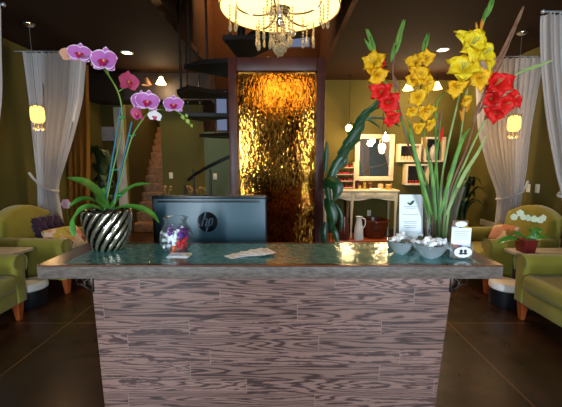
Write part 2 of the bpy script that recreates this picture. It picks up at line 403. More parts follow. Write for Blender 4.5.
struct('wall_shade_band', 'dark', MB().box((-XW, YB - .5, 2.5), (OX0 - .002, YB, ZC)))     # dark box over the stair foot, standing in for shadow on the upper wall
struct('trim_2', 'trim', MB().box((AX0 - .16, YB - .05, 0), (AX0, YB, 2.45)))
struct('trim_3', 'trim', MB().box((3.37, 4.85, .22), (3.4, 5.12, .31)).box((3.37, 5.08, .22), (3.4, 5.17, .48)).box((3.37, 5.17, .39), (3.4, 5.5, .48)))
bs = MB().box((AX1, YB - .015, 0), (-1.0, YB, .12)).box((.8, YB - .015, 0), (XW, YB, .12))
struct('baseboard_back', 'dark', bs)
struct('baseboard_right', 'dark', MB().box((XW - .015, YF, 0), (XW, 4.95, .12)))
struct('baseboard_left', 'dark', MB().box((-XW, YF, 0), (-XW + .015, YB - .06, .12)))
# front wall behind the camera, with two shop windows
fw = MB().box((-XW, YF - .1, 0), (XW, YF, .35)).box((-XW, YF - .1, 2.55), (XW, YF, ZC)).box((-XW, YF - .1, .35), (-2.7, YF, 2.55)).box((2.6, YF - .1, .35), (XW, YF, 2.55)).box((-.95, YF - .1, .35), (.74, YF, 2.55))
struct('wall_front', 'wall', fw)
for i, (x0, x1) in enumerate(((-2.7, -.95), (.74, 2.6))):
    fm = MB()
    for a in (x0, (x0 + x1) / 2 - .03, x1 - .06): fm.box((a, YF - .08, .35), (a + .06, YF - .02, 2.55))
    for a in (.35, 2.49): fm.box((x0, YF - .08, a), (x1, YF - .02, a + .06))
    wf = struct('window_%d' % (i + 2), 'trim', fm)
    MB().box((x0 + .06, YF - .054, .41), (x1 - .06, YF - .048, 2.49)).build('pane', 'glass', wf)
    light('daylight', 'AREA', ((x0 + x1) / 2, YF - .2, 1.5), 175, COOL, rot=(PI / 2, 0, 0), shape='RECTANGLE', size=1.6, size_y=2.1)
# stair alcove
al = MB().prism([(AX0 - .1, YB + .1), (AX0, YB + .1), (-3.62, 10.0), (-3.72, 10.0)], 0, 4.4, axis=2).box((-3.72, 10.0, 0), (-2.1, 10.1, 4.4)).box((AX1, YB + .1, 0), (AX1 + .1, 10.0, 4.4)).box((-3.72, YB + .1, 4.4), (-2.1, 10.1, 4.5))
struct('wall_stair_alcove', 'wall', al)
st = T('stone_staircase', 'brown stone steps climbing away behind the wall at back left', 'stairs', (-2.7, 6.6, 0))
for i in range(13):
    y0 = 6.62 + .25 * i; z1 = .185 * (i + 1); xl = AX0 - (y0 - YB) * .178 + .004
    MB().box((xl + .0, y0, 0 if i == 0 else z1 - .3), (AX1 - .002, y0 + .27, z1), bev=.012).build('step', 'stonestep', st)
hr = MB().tube([P(130, 166, 7.0), P(152, 108, 9.0)], .02)
hr.build('handrail', 'legwood', st)
light('stair_lamp', 'POINT', (-2.75, 7.6, 3.6), 75, WARM, .1)
lp = T('stair_ceiling_lamp', 'small lamp lighting the stone steps at back left', 'lamp', (-2.75, 7.6, 4.4))
MB().lathe([(.001, -.5), (.06, -.5), (.09, -.62), (.085, -.62), (.055, -.52)], (-2.75, 7.6, 4.4), 16).build('lamp_shade', 'cream', lp); MB().tube([(-2.75, 7.6, 3.9), (-2.75, 7.6, 4.4)], .008).build('cord', 'iron', lp)
# ------------------------------------------------------------------ spiral staircase
sc = V((-.5, 4.42, 0))
sp = T('spiral_staircase', 'black iron spiral staircase rising behind the water wall', 'stairs', sc)
MB().tube([sc, sc + V((0, 0, 5.0))], .05, 12).build('centre_pole', 'iron', sp)
def ang(i): return math.radians(205 + 40 * (i - 1))
for i in range(1, 20):
    a = ang(i); z = .23 * i; m = Matrix.Translation(sc + V((0, 0, z))) @ Matrix.Rotation(a, 4, 'Z')
    h0, h1 = math.radians(-6), math.radians(23)
    poly = [(.05, -.04), (.8 * math.cos(-h1), .8 * math.sin(-h1)), (.82, 0), (.8 * math.cos(h1), .8 * math.sin(h1)), (.05, .04)]
    MB().prism(poly, -.045, 0, axis=2, mat=m).build('tread', 'iron', sp)
    for s_ in (-.3, .05):
        q = sc + V((.77 * math.cos(a + s_), .77 * math.sin(a + s_), z - .04 - (.115 if s_ < 0 else 0) * 0))
        MB().tube([q, q + V((0, 0, .95))], .012, 6).build('baluster', 'iron', sp)
MB().tube([sc + V((.77 * math.cos(ang(i / 3)), .77 * math.sin(ang(i / 3)), .23 * (i / 3) + .93)) for i in range(4, 58)], .02, 8).build('handrail', 'iron', sp)
light('upstairs_light', 'POINT', (-.5, 5.5, 4.7), 240, (1, .5, .18), .1)
lp = T('upstairs_pendant_lamp', 'warm pendant lamp hanging high in the stairwell', 'lamp', (-.5, 5.5, 5.6))
MB().tube([(-.5, 5.5, 4.95), (-.5, 5.5, 5.6)], .006).build('cord', 'iron', lp); MB().lathe([(.04, 4.98), (.13, 4.84), (.125, 4.84), (.035, 4.97)], (-.5, 5.5, 0), 20).build('lamp_shade', 'cream', lp)
# ------------------------------------------------------------------ water wall
WY = 3.4
a0, a1 = P(227.5, 57, WY), P(326, 57, WY); wx0, wx1, wz = a0.x, a1.x, a0.z
ww = T('water_wall', 'tall copper water wall in a dark red wood frame behind the desk', 'fountain', ((wx0 + wx1) / 2, WY + .08, 0))
pw = .085
for x in (wx0, wx1 - pw): MB().box((x, WY, 0), (x + pw, WY + .18, wz), bev=.008).build('post', 'walnut', ww)
MB().box((wx0 + pw, WY, wz - .13), (wx1 - pw, WY + .18, wz), bev=.008).build('top_rail', 'walnut', ww)
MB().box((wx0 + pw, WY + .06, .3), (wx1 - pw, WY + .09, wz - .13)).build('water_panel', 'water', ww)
MB().box((wx0 + pw, WY - .05, 0), (wx1 - pw, WY + .18, .3), bev=.01).build('basin', 'walnut', ww)
# ------------------------------------------------------------------ reception desk
TOP = 1.07; cx0, cx1, cy0, cy1 = -.938, .854, 1.2225, 1.575
dk = T('reception_desk', 'reception desk with grained oak plank front and glass inset counter', 'desk', (-.04, 1.4, 0))
bm_ = MB(); y0, y1 = 1.2625, 1.54; zt = 1.0155
tv = [(-.755, y0, zt), (.683, y0, zt), (.683, y1, zt), (-.755, y1, zt), (-.728, y0, 0), (.617, y0, 0), (.617, y1, 0), (-.728, y1, 0)]
bm_.add(tv, [(0, 1, 2, 3), (4, 7, 6, 5), (0, 4, 5, 1), (1, 5, 6, 2), (2, 6, 7, 3), (3, 7, 4, 0)])
bm_.build('front_panel', 'oak', dk)
gx0, gx1, gy0, gy1 = cx0 + .085, cx1 - .065, cy0 + .022, cy1 - .018
fr = MB()
MB().box((cx0, cy0, zt), (cx1, cy1, TOP - .006), bev=.003).build('countertop', 'edge', dk)
for lo, hi in (((cx0, cy0, TOP - .006), (cx1, gy0, TOP)), ((cx0, gy1, TOP - .006), (cx1, cy1, TOP)), ((cx0, gy0, TOP - .006), (gx0, gy1, TOP)), ((gx1, gy0, TOP - .006), (cx1, gy1, TOP))): fr.box(lo, hi)
fr.build('counter_rim', 'rim', dk)
MB().box((gx0, gy0, TOP - .005), (gx1, gy1, TOP - .0008)).build('glass_inset', 'cglass', dk, label='teal hammered glass inset')
MB().box((-.728, 1.54, .70), (.617, 2.15, .74), bev=.004).build('work_surface', 'walnut', dk)
for x in (-.70, .57): MB().box((x, 2.07, 0), (x + .04, 2.13, .70)).build('leg', 'walnut', dk)
for sx, x in ((-1, -.757), (1, .684)):
    hk = MB(); y = y0 - .012
    hk.box((x - .012, y0 - .006, zt - .07), (x + .012, y0, zt - .002), bev=.003)
    scr = [V((x + sx * (.0 + .018 * t + .012 * math.sin(t * 7)), y - .01 * t, zt - .012 - .03 * (1 - math.cos(t * 5)) * .6)) for t in [k / 16 for k in range(17)]]
    hk.tube(scr, .004, 6)
    hk.tube([V((x + sx * (.035 + .014 * math.cos(t)), y, zt - .02 + .014 * math.sin(t))) for t in [k * PI / 8 for k in range(16)]], .0035, 6)
    hk.build('bag_hook', 'bronze', dk, label='small scrolled dark metal bag hook')
# ------------------------------------------------------------------ monitor
MY = 1.72
q0, q1 = P(152, 196, MY), P(266, 196, MY); mx0, mx1, mz1 = q0.x, q1.x, q0.z; mz0 = .93
mo = T('computer_monitor', 'back of a black and blue grey computer monitor behind the counter', 'monitor', ((mx0 + mx1) / 2, MY + .1, .74))
hs = MB().box((mx0, MY, mz0), (mx1, MY + .045, mz1), bev=.008, seg=3)
hs.build('back_housing', 'moni', mo)
MB().box((mx0 + .012, MY + .0455, mz0 + .012), (mx1 - .012, MY + .049, mz1 - .012)).build('screen', 'screen', mo)
MB().box((mx0 + .028, MY - .004, mz1 - .034), (mx1 - .035, MY + .004, mz1 - .024), bev=.002).build('vent_slot', 'monb', mo)
MB().box((mx0 + .002, MY - .002, mz1 - .016), (mx1 - .002, MY + .04, mz1 + .002), bev=.003).build('top_edge', 'monb', mo)
MB().box((mx0 - .002, MY - .002, mz0), (mx0 + .012, MY + .04, mz1), bev=.003).build('side_edge', 'monb', mo)
MB().box(((mx0 + mx1) / 2 - .05, MY + .05, .75), ((mx0 + mx1) / 2 + .05, MY + .09, 1.1), bev=.01).build('stand_neck', 'monb', mo)
MB().box(((mx0 + mx1) / 2 - .13, MY + .0, .74), ((mx0 + mx1) / 2 + .13, MY + .2, .755), bev=.006).build('stand_base', 'monb', mo)
lc = P(207.5, 222, MY)
lg = MB().lathe([(.054, 0), (.054, .003)], (0, 0, 0), 40, mat=Matrix.Translation(V((lc.x, MY + .002, lc.z))) @ Matrix.Rotation(PI / 2, 4, 'X')).build('logo_badge', 'logo', mo, label='round badge with slanted lower case hp letters')
lt = MB()
def stroke(pts, w):      # slanted letter strokes on the badge
    for (xa, za), (xb, zb) in zip(pts[:-1], pts[1:]):
        f = lambda x, z: V((lc.x + x + z * .32, 0, lc.z + z))
        A, B = f(xa, za), f(xb, zb); d = (B - A).normalized(); n = V((-d.z, 0, d.x)) * w / 2; e = d * w * .3
        vs = []
        for y in (MY - .0012, MY - .0028):
            for q in (A - e + n, A - e - n, B + e - n, B + e + n): vs.append(V((q.x, y, q.z)))
        lt.add(vs, [(0, 1, 2, 3), (7, 6, 5, 4), (0, 4, 5, 1), (1, 5, 6, 2), (2, 6, 7, 3), (3, 7, 4, 0)])
stroke([(-.024, .048), (-.024, -.02)], .008); stroke([(-.024, .012), (-.008, .018), (-.003, .010), (-.003, -.02)], .008)
stroke([(.009, .018), (.009, -.050)], .008); stroke([(.009, .016), (.022, .017), (.026, .008), (.026, -.010), (.022, -.018), (.010, -.018)], .008)
lt.build('logo_letters', 'logol', lg)
# ------------------------------------------------------------------ chandelier
ch = V((-.006, 1.92, ZC))
cd = T('chandelier', 'chandelier with white drum shade and hanging crystals above the desk', 'chandelier', ch)
R_, zb, zt_ = .325, 2.283, 2.588
MB().lathe([(.07, 0), (.07, -.03), (.02, -.05)], ch, 24).build('canopy', 'chrome', cd)
MB().tube([ch + V((0, 0, -.04)), (ch.x, ch.y, 2.578)], .009, 8).build('rod', 'chrome', cd)
pl = lambda r, z, th: r + .0012 * math.sin(th * 80)
MB().lathe([(R_, zb), (R_, zt_), (R_ - .004, zt_), (R_ - .004, zb), (R_, zb)], (ch.x, ch.y, 0), 440, fn=pl).build('drum_shade', 'shade', cd)
rg = MB()
for z in (zb, zt_): rg.tube([(ch.x + (R_ - .002) * math.cos(t), ch.y + (R_ - .002) * math.sin(t), z) for t in [2 * PI * k / 64 for k in range(65)]], .004, 6)
for k in range(3):
    t = 2 * PI * k / 3 + .4; rg.tube([(ch.x, ch.y, zt_ - .02), (ch.x + R_ * math.cos(t), ch.y + R_ * math.sin(t), zt_)], .004, 6)
rg.build('shade_ring', 'gold', cd)
MB().lathe([(.004, 2.193), (.02, 2.198), (.026, 2.218), (.016, 2.238), (.02, 2.253), (.055, 2.268), (.062, 2.283), (.05, 2.298), (.022, 2.313), (.014, 2.373), (.03, 2.423), (.012, 2.473), (.01, 2.563)], (ch.x, ch.y, 0), 20).build('hub', 'chrome', cd)
def drop(mb, p, length, kind=0):
    """strand of beads ended by a cut drop; p is the top"""
    z = 0
    while z < length - .045:
        mb.sphere(p - V((0, 0, z + .007)), .0065, 5); z += .0155
    e = p - V((0, 0, length - .05))
    if kind == 0: mb.lathe([(.001, 0), (.006, -.012), (.0095, -.038), (.006, -.05), (.001, -.056)], e, 6)
    elif kind == 1: mb.sphere(e - V((0, 0, .02)), .02, 8)
    else: mb.lathe([(.001, 0), (.013, -.02), (.017, -.034), (.01, -.05), (.001, -.056)], e, 8, fn=lambda r, z, t: r * (1 + .12 * math.cos(4 * t)))
    mb.tube([p, p - V((0, 0, length - .05))], .0012, 4)
angs = [-25, 42, 120, 195, 262]
ends = []
for k, a in enumerate(angs):
    t = math.radians(a); d = V((math.cos(t), math.sin(t), 0)); ctr = V((ch.x, ch.y, 0)); rr = .24
    pts = spline([ctr + d * .03 + V((0, 0, 2.278)), ctr + d * .08 + V((0, 0, 2.248)), ctr + d * .16 + V((0, 0, 2.241)), ctr + d * (rr - .02) + V((0, 0, 2.258)), ctr + d * rr + V((0, 0, 2.293))], 6)
    ar = MB().tube(pts, .0065, 8).build('arm', 'chrome', cd)
    e = ctr + d * rr; ends.append((e, d))
    MB().lathe([(.004, 2.285), (.03, 2.289), (.038, 2.298), (.034, 2.299), (.012, 2.293), (.013, 2.343), (.001, 2.343)], e, 16).build('candle_cup', 'chrome', ar)
    MB().lathe([(.001, 2.343), (.012, 2.347), (.02, 2.368), (.017, 2.393), (.001, 2.418)], e, 12).build('bulb', 'bulb', ar)
    light('chandelier_bulb', 'POINT', e + V((0, 0, 2.383)), 11, WARM2, .02)
L = []
for (e, d) in ends:
    for s_ in (-.026, .026):
        L.append((e + V((-d.y, d.x, 0)) * s_ + V((0, 0, 2.289)), .13, 0))
    L.append((e * 1 + d * .032 + V((0, 0, 2.295)), .15, 0))
for k in range(8):
    t = k * PI / 4 + .2; L.append((V((ch.x + .055 * math.cos(t), ch.y + .055 * math.sin(t), 2.273)), .17 + .025 * (k % 3), 0 if k % 3 else 2))
for k in range(5):
    t = k * 2 * PI / 5; L.append((V((ch.x + .02 * math.cos(t), ch.y + .02 * math.sin(t), 2.213)), .145 + .02 * (k % 2), 2))
for k, a in enumerate((-60, 10, 80, 155, 230)):
    t = math.radians(a); L.append((V((ch.x + .13 * math.cos(t), ch.y + .13 * math.sin(t), 2.253)), .16, 1 if k in (0, 2) else 0))
for p, ln, kd in L:
    m_ = MB(); drop(m_, p, ln, kd); m_.build('crystal_drop', 'crystal', cd)
# ------------------------------------------------------------------ leaves, petals
def leaf(mb, pts, widths, up=V((0, 0, 1)), fold=.25, mi=0, lobes=0, nn=6, curl=0):
    sp_ = spline(pts, nn); n = len(sp_); rows = []
    for i, p in enumerate(sp_):
        f = i / (n - 1); x = f * (len(widths) - 1); k = min(int(x), len(widths) - 2); w = widths[k] + (widths[k + 1] - widths[k]) * (x - k)
        if lobes: w *= .74 + .26 * (1 - (f * lobes * 1.5) % 1.0)
        t = (sp_[min(i + 1, n - 1)] - sp_[max(i - 1, 0)]).normalized()
        sd = t.cross(up)
        sd = sd.normalized() if sd.length > 1e-4 else V((1, 0, 0)); nm = sd.cross(t)
        rows += [p - sd * w + nm * w * fold, p - sd * w * .5 + nm * w * fold * .35, p, p + sd * w * .5 + nm * w * fold * .35, p + sd * w + nm * w * fold]
    fs = [(i * 5 + j, i * 5 + j + 1, (i + 1) * 5 + j + 1, (i + 1) * 5 + j) for i in range(n - 1) for j in range(4)]
    mb.add(rows, fs, mi); return mb
def frame_of(d, up=V((0, 0, 1))):
    d = d.normalized(); r = up.cross(d)
    r = r.normalized() if r.length > 1e-4 else V((1, 0, 0)); return d, r, d.cross(r)
def petal(mb, c, d, out, ln, wd, cup=.2, mi=(0, 0), back=0, ruf=0, ph=0):
    """sheet starting at c, growing along out, facing d"""
    sd = d.cross(out).normalized()
    def fn(u, v):
        s = (u - .5) * 2; t = v
        w = wd * (math.sin(PI * min(1, .12 + .88 * t) ** .8) ** .65 if t < 1 else 0.02)
        r = c + out * ln * t + sd * s * w - d * (cup * ln * (t - .5) ** 2 * 0 + back * t * t * ln) + d * cup * ln * (t * .4 + (abs(s) ** 2) * .25 * t)
        return r + d * ruf * ln * math.sin(s * 5 + ph) * t * abs(s) + out * ruf * ln * .5 * math.sin(s * 9 + ph * 2) * t
    mb.grid(fn, 14, 10, mi[0], (lambda u, v: mi[1] if (abs(u - .5) > .43 or v > .9) else mi[0]))
def orchid_flower(parent, c, d, r, cols=('opet', 'oedge'), roll=0, lip='olip'):
    d, rt, up = frame_of(d); m = Matrix.Rotation(roll, 3, d); rt = m @ rt; up = m @ up
    mb = MB()
    for a in (90, 215, 325):
        t = math.radians(a); o = rt * math.cos(t) + up * math.sin(t); petal(mb, c - d * .002, d, o, r * .95, r * .36, .12, (0, 1))
    for sx in (-1, 1):
        o = (rt * sx + up * .22).normalized(); petal(mb, c + d * .004, d, o, r * 1.02, r * .62, .18, (0, 1), ruf=.02)
    fl = mb.build('flower', list(cols), parent, sharp=180)
    lp_ = MB()
    for sx in (-1, 1): petal(lp_, c + d * r * .1, (d + rt * sx * .6).normalized(), (rt * sx * .8 + up * -.3 + d * .3).normalized(), r * .36, r * .16, .3)
    petal(lp_, c + d * r * .12, (d - up * -.3).normalized(), (-up + d * .35).normalized(), r * .55, r * .22, .3)
    lp_.sphere(c + d * r * .12, r * .1, 6, mi=1)
    lp_.build('lip', [lip, 'othroat'], fl, sharp=180)
    return fl
def gladiolus_bloom(parent, c, d, r, mat, seed):
    rnd = random.Random(seed); d, rt, up = frame_of(d); mb = MB(); b0 = c - d * r * .75
    for k in range(6):
        t = math.radians(60 * k + 30 + rnd.uniform(-10, 10)); o = rt * math.cos(t) + up * math.sin(t); inner = k % 2
        L_ = r * rnd.uniform(.75, 1.12) * (.92 if inner else 1.12); W_ = r * rnd.uniform(.42, .56); ph = rnd.uniform(0, 6); sd = d.cross(o)
        def fn(u, v, o=o, sd=sd, L_=L_, W_=W_, ph=ph, inner=inner):
            s = (u - .5) * 2; t = v
            w = W_ * (.10 + 1.1 * math.sin(PI * min(1, t ** .85)) ** .75) * (1 if t < .99 else .1)
            rad = L_ * (.05 + 1.2 * t ** 1.25); h = r * (.95 * (1 - (1 - t) ** 2.2)) - r * .38 * t ** 3
            q = b0 + o * rad * .97 + d * h + sd * s * w - o * abs(s) ** 2 * L_ * .16 * t
            q += d * (r * .24 * math.sin(s * 5.5 + ph) * t * t * abs(s) + .004 * inner) + o * r * .10 * math.sin(s * 8 + ph) * t * t
            return q
        mb.grid(fn, 8, 8)
    ob = mb.build('bloom', mat, parent, sharp=180)
    sm = MB()
    for k in (-1, 0, 1):
        q = b0 + d * r * .3; sm.tube([q, q + d * r * .5 + rt * k * r * .1, q + d * r * .75 + rt * k * r * .16 + up * r * .12], r * .025, 5)
    sm.build('stamen', 'gpale', ob)
def budshape(mb, p, d, ln, r, mi=0):
    d = d.normalized(); mb.tube([p + d * ln * t for t in (0, .15, .4, .7, .9, 1)], [r * k for k in (.35, .8, 1, .75, .35, .05)], 7, mi)
# ------------------------------------------------------------------ potted orchid
oc = V((XA(108, 1.465, 1.17), 1.465, TOP))
oy = oc.y
orc = T('potted_orchid', 'tall pink purple orchid in a swirled silver pot on the counter', 'orchid', oc)
sc_ = .93
prof = [(.060, 0), (.068, .002), (.078, .02), (.092, .06), (.102, .105), (.107, .15), (.108, .185), (.104, .19), (.098, .185), (.094, .165)]
prof = [(r * sc_, z * sc_ * 1.02) for r, z in prof]
NF = 15
def flute(r, z, th): return r * (1 + .045 * math.sin(NF * th - 120 * z)) if r > .0 else r
prof2 = []
for (a_, b_), (c_, d_) in zip(prof[:-1], prof[1:]):
    for q_ in range(5): prof2.append((a_ + (c_ - a_) * q_ / 5, b_ + (d_ - b_) * q_ / 5))
prof2.append(prof[-1])
pt = MB().lathe(prof2, oc, 160, fn=flute, mfn=lambda z, th: 1 if math.sin(NF * th - 120 * z) < -.15 else 0)
pt.build('pot', ['silver', 'pewter'], orc, sharp=180)
MB().lathe([(.001, .172), (.05, .17), (.094 * sc_, .165)], oc, 20).build('potting_bark', 'soil', orc)
ct = oc + V((0, 0, .165))
def OP(px, py, dy=0): return P(px, py, oy + dy)
for pts, wd in (
    ([(108, 209, 0), (100, 197, -.02), (85, 184, -.05), (67, 178, -.07)], [.008, .03, .036, .03, .004]),
    ([(107, 209, 0), (96, 202, -.05), (82, 200, -.09), (69, 207, -.12)], [.008, .022, .026, .022, .004]),
    ([(104, 211, 0), (91, 207, -.03), (80, 212, -.05), (75, 222, -.05), (74, 236, -.05)], [.008, .022, .03, .028, .01]),
    ([(110, 209, 0), (120, 197, .02), (134, 187, .03), (150, 184, .02)], [.008, .022, .026, .022, .004]),
    ([(112, 210, 0), (125, 207, -.02), (140, 209, -.03), (152, 215, -.03), (159, 223, -.02)], [.008, .018, .022, .016, .003]),
    ([(106, 209, 0), (102, 200, .06), (106, 190, .10), (114, 186, .14)], [.008, .022, .024, .016, .003])):
    leaf(MB(), [OP(*p) for p in pts], wd, V((0, -.35, 1)).normalized(), .3).build('leaf', 'orleaf', orc, sharp=180)
s1 = [(105, 210, 0), (113, 170, 0), (121, 135, 0), (122, 110, 0), (118, 92, .0), (109, 76, .02), (98, 63, .03), (86, 57, .03), (76, 55, .03)]
s2 = [(113, 210, .01), (122, 175, .01), (131, 140, .01), (141, 122, .0), (150, 112, .02), (165, 109, .02), (177, 111, .0), (190, 124, -.02)]
for s_ in (s1, s2): MB().tube(spline([OP(*p) for p in s_], 6), .0034, 7).build('stem', 'stem', orc)
MB().tube([OP(104, 210, .006), OP(121, 108, .006)], .0038, 7).build('stake', 'stake', orc); MB().tube([OP(112, 210, .018), OP(132, 122, .016)], .0042, 7).build('stake', 'stake', orc)
for q in ((113.5, 170, 0), (120.5, 118, 0), (131, 136, .01), (120, 195, .012)):
    c_ = OP(*q); MB().tube([c_ + V((.009 * math.cos(t), .009 * math.sin(t), 0)) for t in [k * PI / 6 for k in range(13)]], .0028, 6).tube([c_, c_ + V((.022, -.004, .004))], .0025, 5).build('clip', 'clip', orc)
for px_, py_, dy, dr, r, cols, lip in (
    (70, 55, .03, (-.6, .6, .2), .036, ('opeach', 'opeach'), 'opeach'), (80, 54, 0, (.25, -1, .1), .046, ('opet', 'oedge'), 'olip'),
    (95, 60, .03, (.3, .8, .1), .034, ('opeach', 'opeach'), 'opeach'), (105, 61, -.02, (-.1, -1, .05), .058, ('opet', 'oedge'), 'olip'),
    (128, 82, -.01, (.85, -.5, -.1), .046, ('opink', 'opink'), 'olip'), (141, 101, .01, (-.35, -1, .1), .046, ('opet', 'oedge'), 'olip'),
    (148, 102, -.03, (.05, -1, .05), .05, ('opet', 'oedge'), 'olip'), (138, 114, 0, (-.5, -.8, -.3), .036, ('opink', 'opet'), 'olip'),
    (155, 116, -.02, (.1, -1, -.4), .028, ('owhite', 'owhite'), 'olip'), (174, 105, -.03, (.05, -1, .05), .042, ('opet', 'oedge'), 'olip')):
    orchid_flower(orc, OP(px_, py_, dy), V(dr), r * 1.06, cols, random.uniform(-.15, .15), lip)
for a, b_ in (((98, 63, -.03), (95, 60, .03)), ((109, 76, -.03), (105, 63, -.01)), ((118, 92, -.01), (127, 86, 0)), ((150, 112, -.01), (147, 104, -.02)), ((165, 109, -.02), (173, 106, -.02)), ((86, 56, -.02), (70, 56, .03))):
    MB().tube([OP(*a), OP(*b_)], .0025, 6).build('pedicel', 'stem', orc)
for q in ((182, 117, -.02, .011), (187, 121, -.02, .012), (191, 126, -.02, .008), (186, 116, -.02, .008)):
    m_ = MB(); budshape(m_, OP(*q[:3]) + V((0, 0, .008)), V((.4, 0, -1)), q[3] * 2, q[3] * .8); m_.build('bud', 'bud', orc)
# ------------------------------------------------------------------ candy jar
jc = V((XA(176.5, 1.43, 1.14), 1.43, TOP))
jr = .071
jar = T('candy_jar', 'round clear glass jar of wrapped candies on the counter', 'jar', jc)
jp = [(.001, .003), (.04, .001), (.052, .004), (.068, .03), (jr, .058), (.068, .085), (.056, .108), (.046, .120), (.045, .135), (.052, .148), (.055, .150), (.052, .150), (.042, .135), (.043, .12), (.053, .107), (.065, .085), (.068, .058), (.064, .03), (.048, .007), (.001, .006)]
MB().lathe(jp, jc, 40).build('glass_body', 'glass', jar)
def candy(name_mat, loc, rot, label, group, s=1.0, nm='wrapped_candy'):
    o = V(loc); m = Matrix.Translation(o) @ rot.to_matrix().to_4x4()
    mb = MB().sphere((0, 0, 0), .011 * s, 8, sc=(1.35, .9, .8), mat=None)
    for sx in (-1, 1): mb.lathe([(.002 * s, 0), (.004 * s, .003 * s), (.009 * s, .011 * s)], (0, 0, 0), 8, fn=lambda r, z, t: r * (1 + .25 * math.sin(4 * t)), mat=Matrix.Translation(V((sx * .014 * s, 0, 0))) @ Matrix.Rotation(sx * PI / 2, 4, 'Y'))
    mb.v = [m @ q for q in mb.v]
    return mb.build(nm, name_mat, org=o, label=label, cat='candy', group=group)
from mathutils import Euler
rnd = random.Random(3)
spots = []
def rin(z): 
    for (r0, z0), (r1, z1) in zip(jp[1:7], jp[2:8]):
        if z0 <= z <= z1: return r0 + (r1 - r0) * (z - z0) / (z1 - z0)
    return .04
for _ in range(6000):
    z = rnd.uniform(.018, .092); r = max(0, rin(z) - .024); a = rnd.uniform(0, 2 * PI); rr = r * math.sqrt(rnd.random()); p = V((rr * math.cos(a), rr * math.sin(a), z))
    if all((p - q).length > .0215 for q in spots): spots.append(p)
CN = {'candyw': 'white wrapped candy inside the round glass jar', 'candyp': 'purple wrapped candy inside the round glass jar', 'candyr': 'red wrapped candy at the right side of the glass jar', 'candyk': 'orange wrapped candy low in the glass jar'}
for p in sorted(spots, key=lambda q: q.z):
    k = 'candyr' if p.x > .012 and p.z < .05 else ('candyw' if p.x < .01 and rnd.random() < .65 else 'candyp')
    if p.z < .03 and -.01 < p.x < .014: k = 'candyk'
    candy(k, jc + p, Euler((rnd.uniform(0, 3), rnd.uniform(0, 3), rnd.uniform(0, 3))), CN[k], 'wrapped candies in the jar', .95)
# ------------------------------------------------------------------ cards
def card(px, py, rz, k, label, group, green=False):
    p = G(px, py, TOP); o = V((p.x, p.y, TOP + .0004 + .0011 * k)); m = Matrix.Translation(o) @ Matrix.Rotation(rz, 4, 'Z') @ Matrix.Rotation(.012, 4, 'X')
    mb = MB().box((-.044, -.0255, 0), (.044, .0255, .0008), mat=m)
    r = T('business_card', label, 'card', o, group)
    mb.build('paper', 'white', r)
    pr = MB()
    for q in range(3): pr.box((-.034, -.012 + q * .009, .0008), (.012 - q * .006, -.0095 + q * .009, .001), mat=m)
    pr.build('printed_lines', 'grey', r)
    if green: MB().box((.03, -.02, .0008), (.043, .0, .001), mat=m).build('green_corner', 'lime_print', r)
for k in range(10):
    card(236 + k * 3.4, 255.4 - k * .3 + (k % 2) * .9, .75 - k * .2, k, 'white business card fanned out on the counter before the monitor', 'fanned business cards')
for k in range(4): card(179 + (k % 2) * 1.2, 256.3 - .3 * k, -.1 + .04 * k, k, 'white business card in the neat stack before the candy jar', 'stacked business cards', k == 3)
# ------------------------------------------------------------------ glass vase and gladioli
vc = V((XA(440, 1.47, 1.2), 1.47, TOP)); vy = vc.y
vs = T('glass_vase', 'tall flared clear glass vase holding the gladioli on the counter', 'vase', vc)
VH = .285
MB().lathe([(.001, .012), (.05, .012), (.052, .0), (.054, .004), (.058, .06), (.064, .14), (.076, .22), (.09, VH), (.086, VH), (.072, .22), (.06, .14), (.054, .06), (.05, .018), (.001, .016)], vc, 40).build('glass_body', 'glass', vs)
def VP(px, py, dy=0): return P(px, py, vy + dy)
GR = 'gladiolus stalks in the glass vase'
def stalk(label, path, smat, blooms, buds=(), leaves=(), r0=.0062):
    base = vc + V((path[0][0], path[0][1], .022)); o = base
    t = T('gladiolus', label, 'flower', o, GR)
    pts = [base] + [VP(*p) for p in path[1:]]
    sp_ = spline(pts, 8); n = len(sp_)
    MB().tube(sp_, [r0 * (1 - .7 * (i / n)) for i in range(n)], 7).build('stem', smat, t)
    for i, (px, py, dy, dx, dz, r, m) in enumerate(blooms):
        rq = random.Random(px * 31 + py); gladiolus_bloom(t, VP(px, py, dy), V((dx + rq.uniform(-.45, .45), -1, dz + rq.uniform(-.35, .45))), r, m, hash((px, py)) & 0xffff)
    for (px, py, qx, qy, r, m) in buds:
        a, b = VP(px, py), VP(qx, qy); mb = MB(); budshape(mb, a, b - a, (b - a).length, r * .72); mb.build('bud', m, t)
    for pts2, wd, m in leaves:
        leaf(MB(), [VP(*q) for q in pts2], wd, V((0, -1, .15)).normalized(), .3).build('leaf', m, t, sharp=180)
    return t
def sheath(x0, y0, x1, y1, n, m, w=.009, sp_=5):
    """alternating bud sheaths from a lower to an upper pixel"""
    out = []
    for i in range(n):
        f = i / n; x, y = x0 + (x1 - x0) * f, y0 + (y1 - y0) * f; s = 1 if i % 2 else -1
        g = (i + 2.4) / n; out.append((x + s * 1.0, y, x0 + (x1 - x0) * min(g, 1.02) + s * sp_ * (1 - f) * .5, y0 + (y1 - y0) * min(g, 1.02), w * (1 - .45 * f), m))
    return out
stalk('gladiolus with one yellow bloom at the far left of the vase', [(-.022, .0), (430, 195), (413, 148), (398, 112), (385, 82), (374, 55), (367, 30)], 'gleaf',
      [(373, 62, -.03, -.5, .1, .045, 'yel'), (378, 76, -.03, -.2, -.3, .038, 'yel')], sheath(377, 58, 367, 29, 4, 'gleaf', .009) + [(372, 52, 364, 38, .008, 'gleaf')])
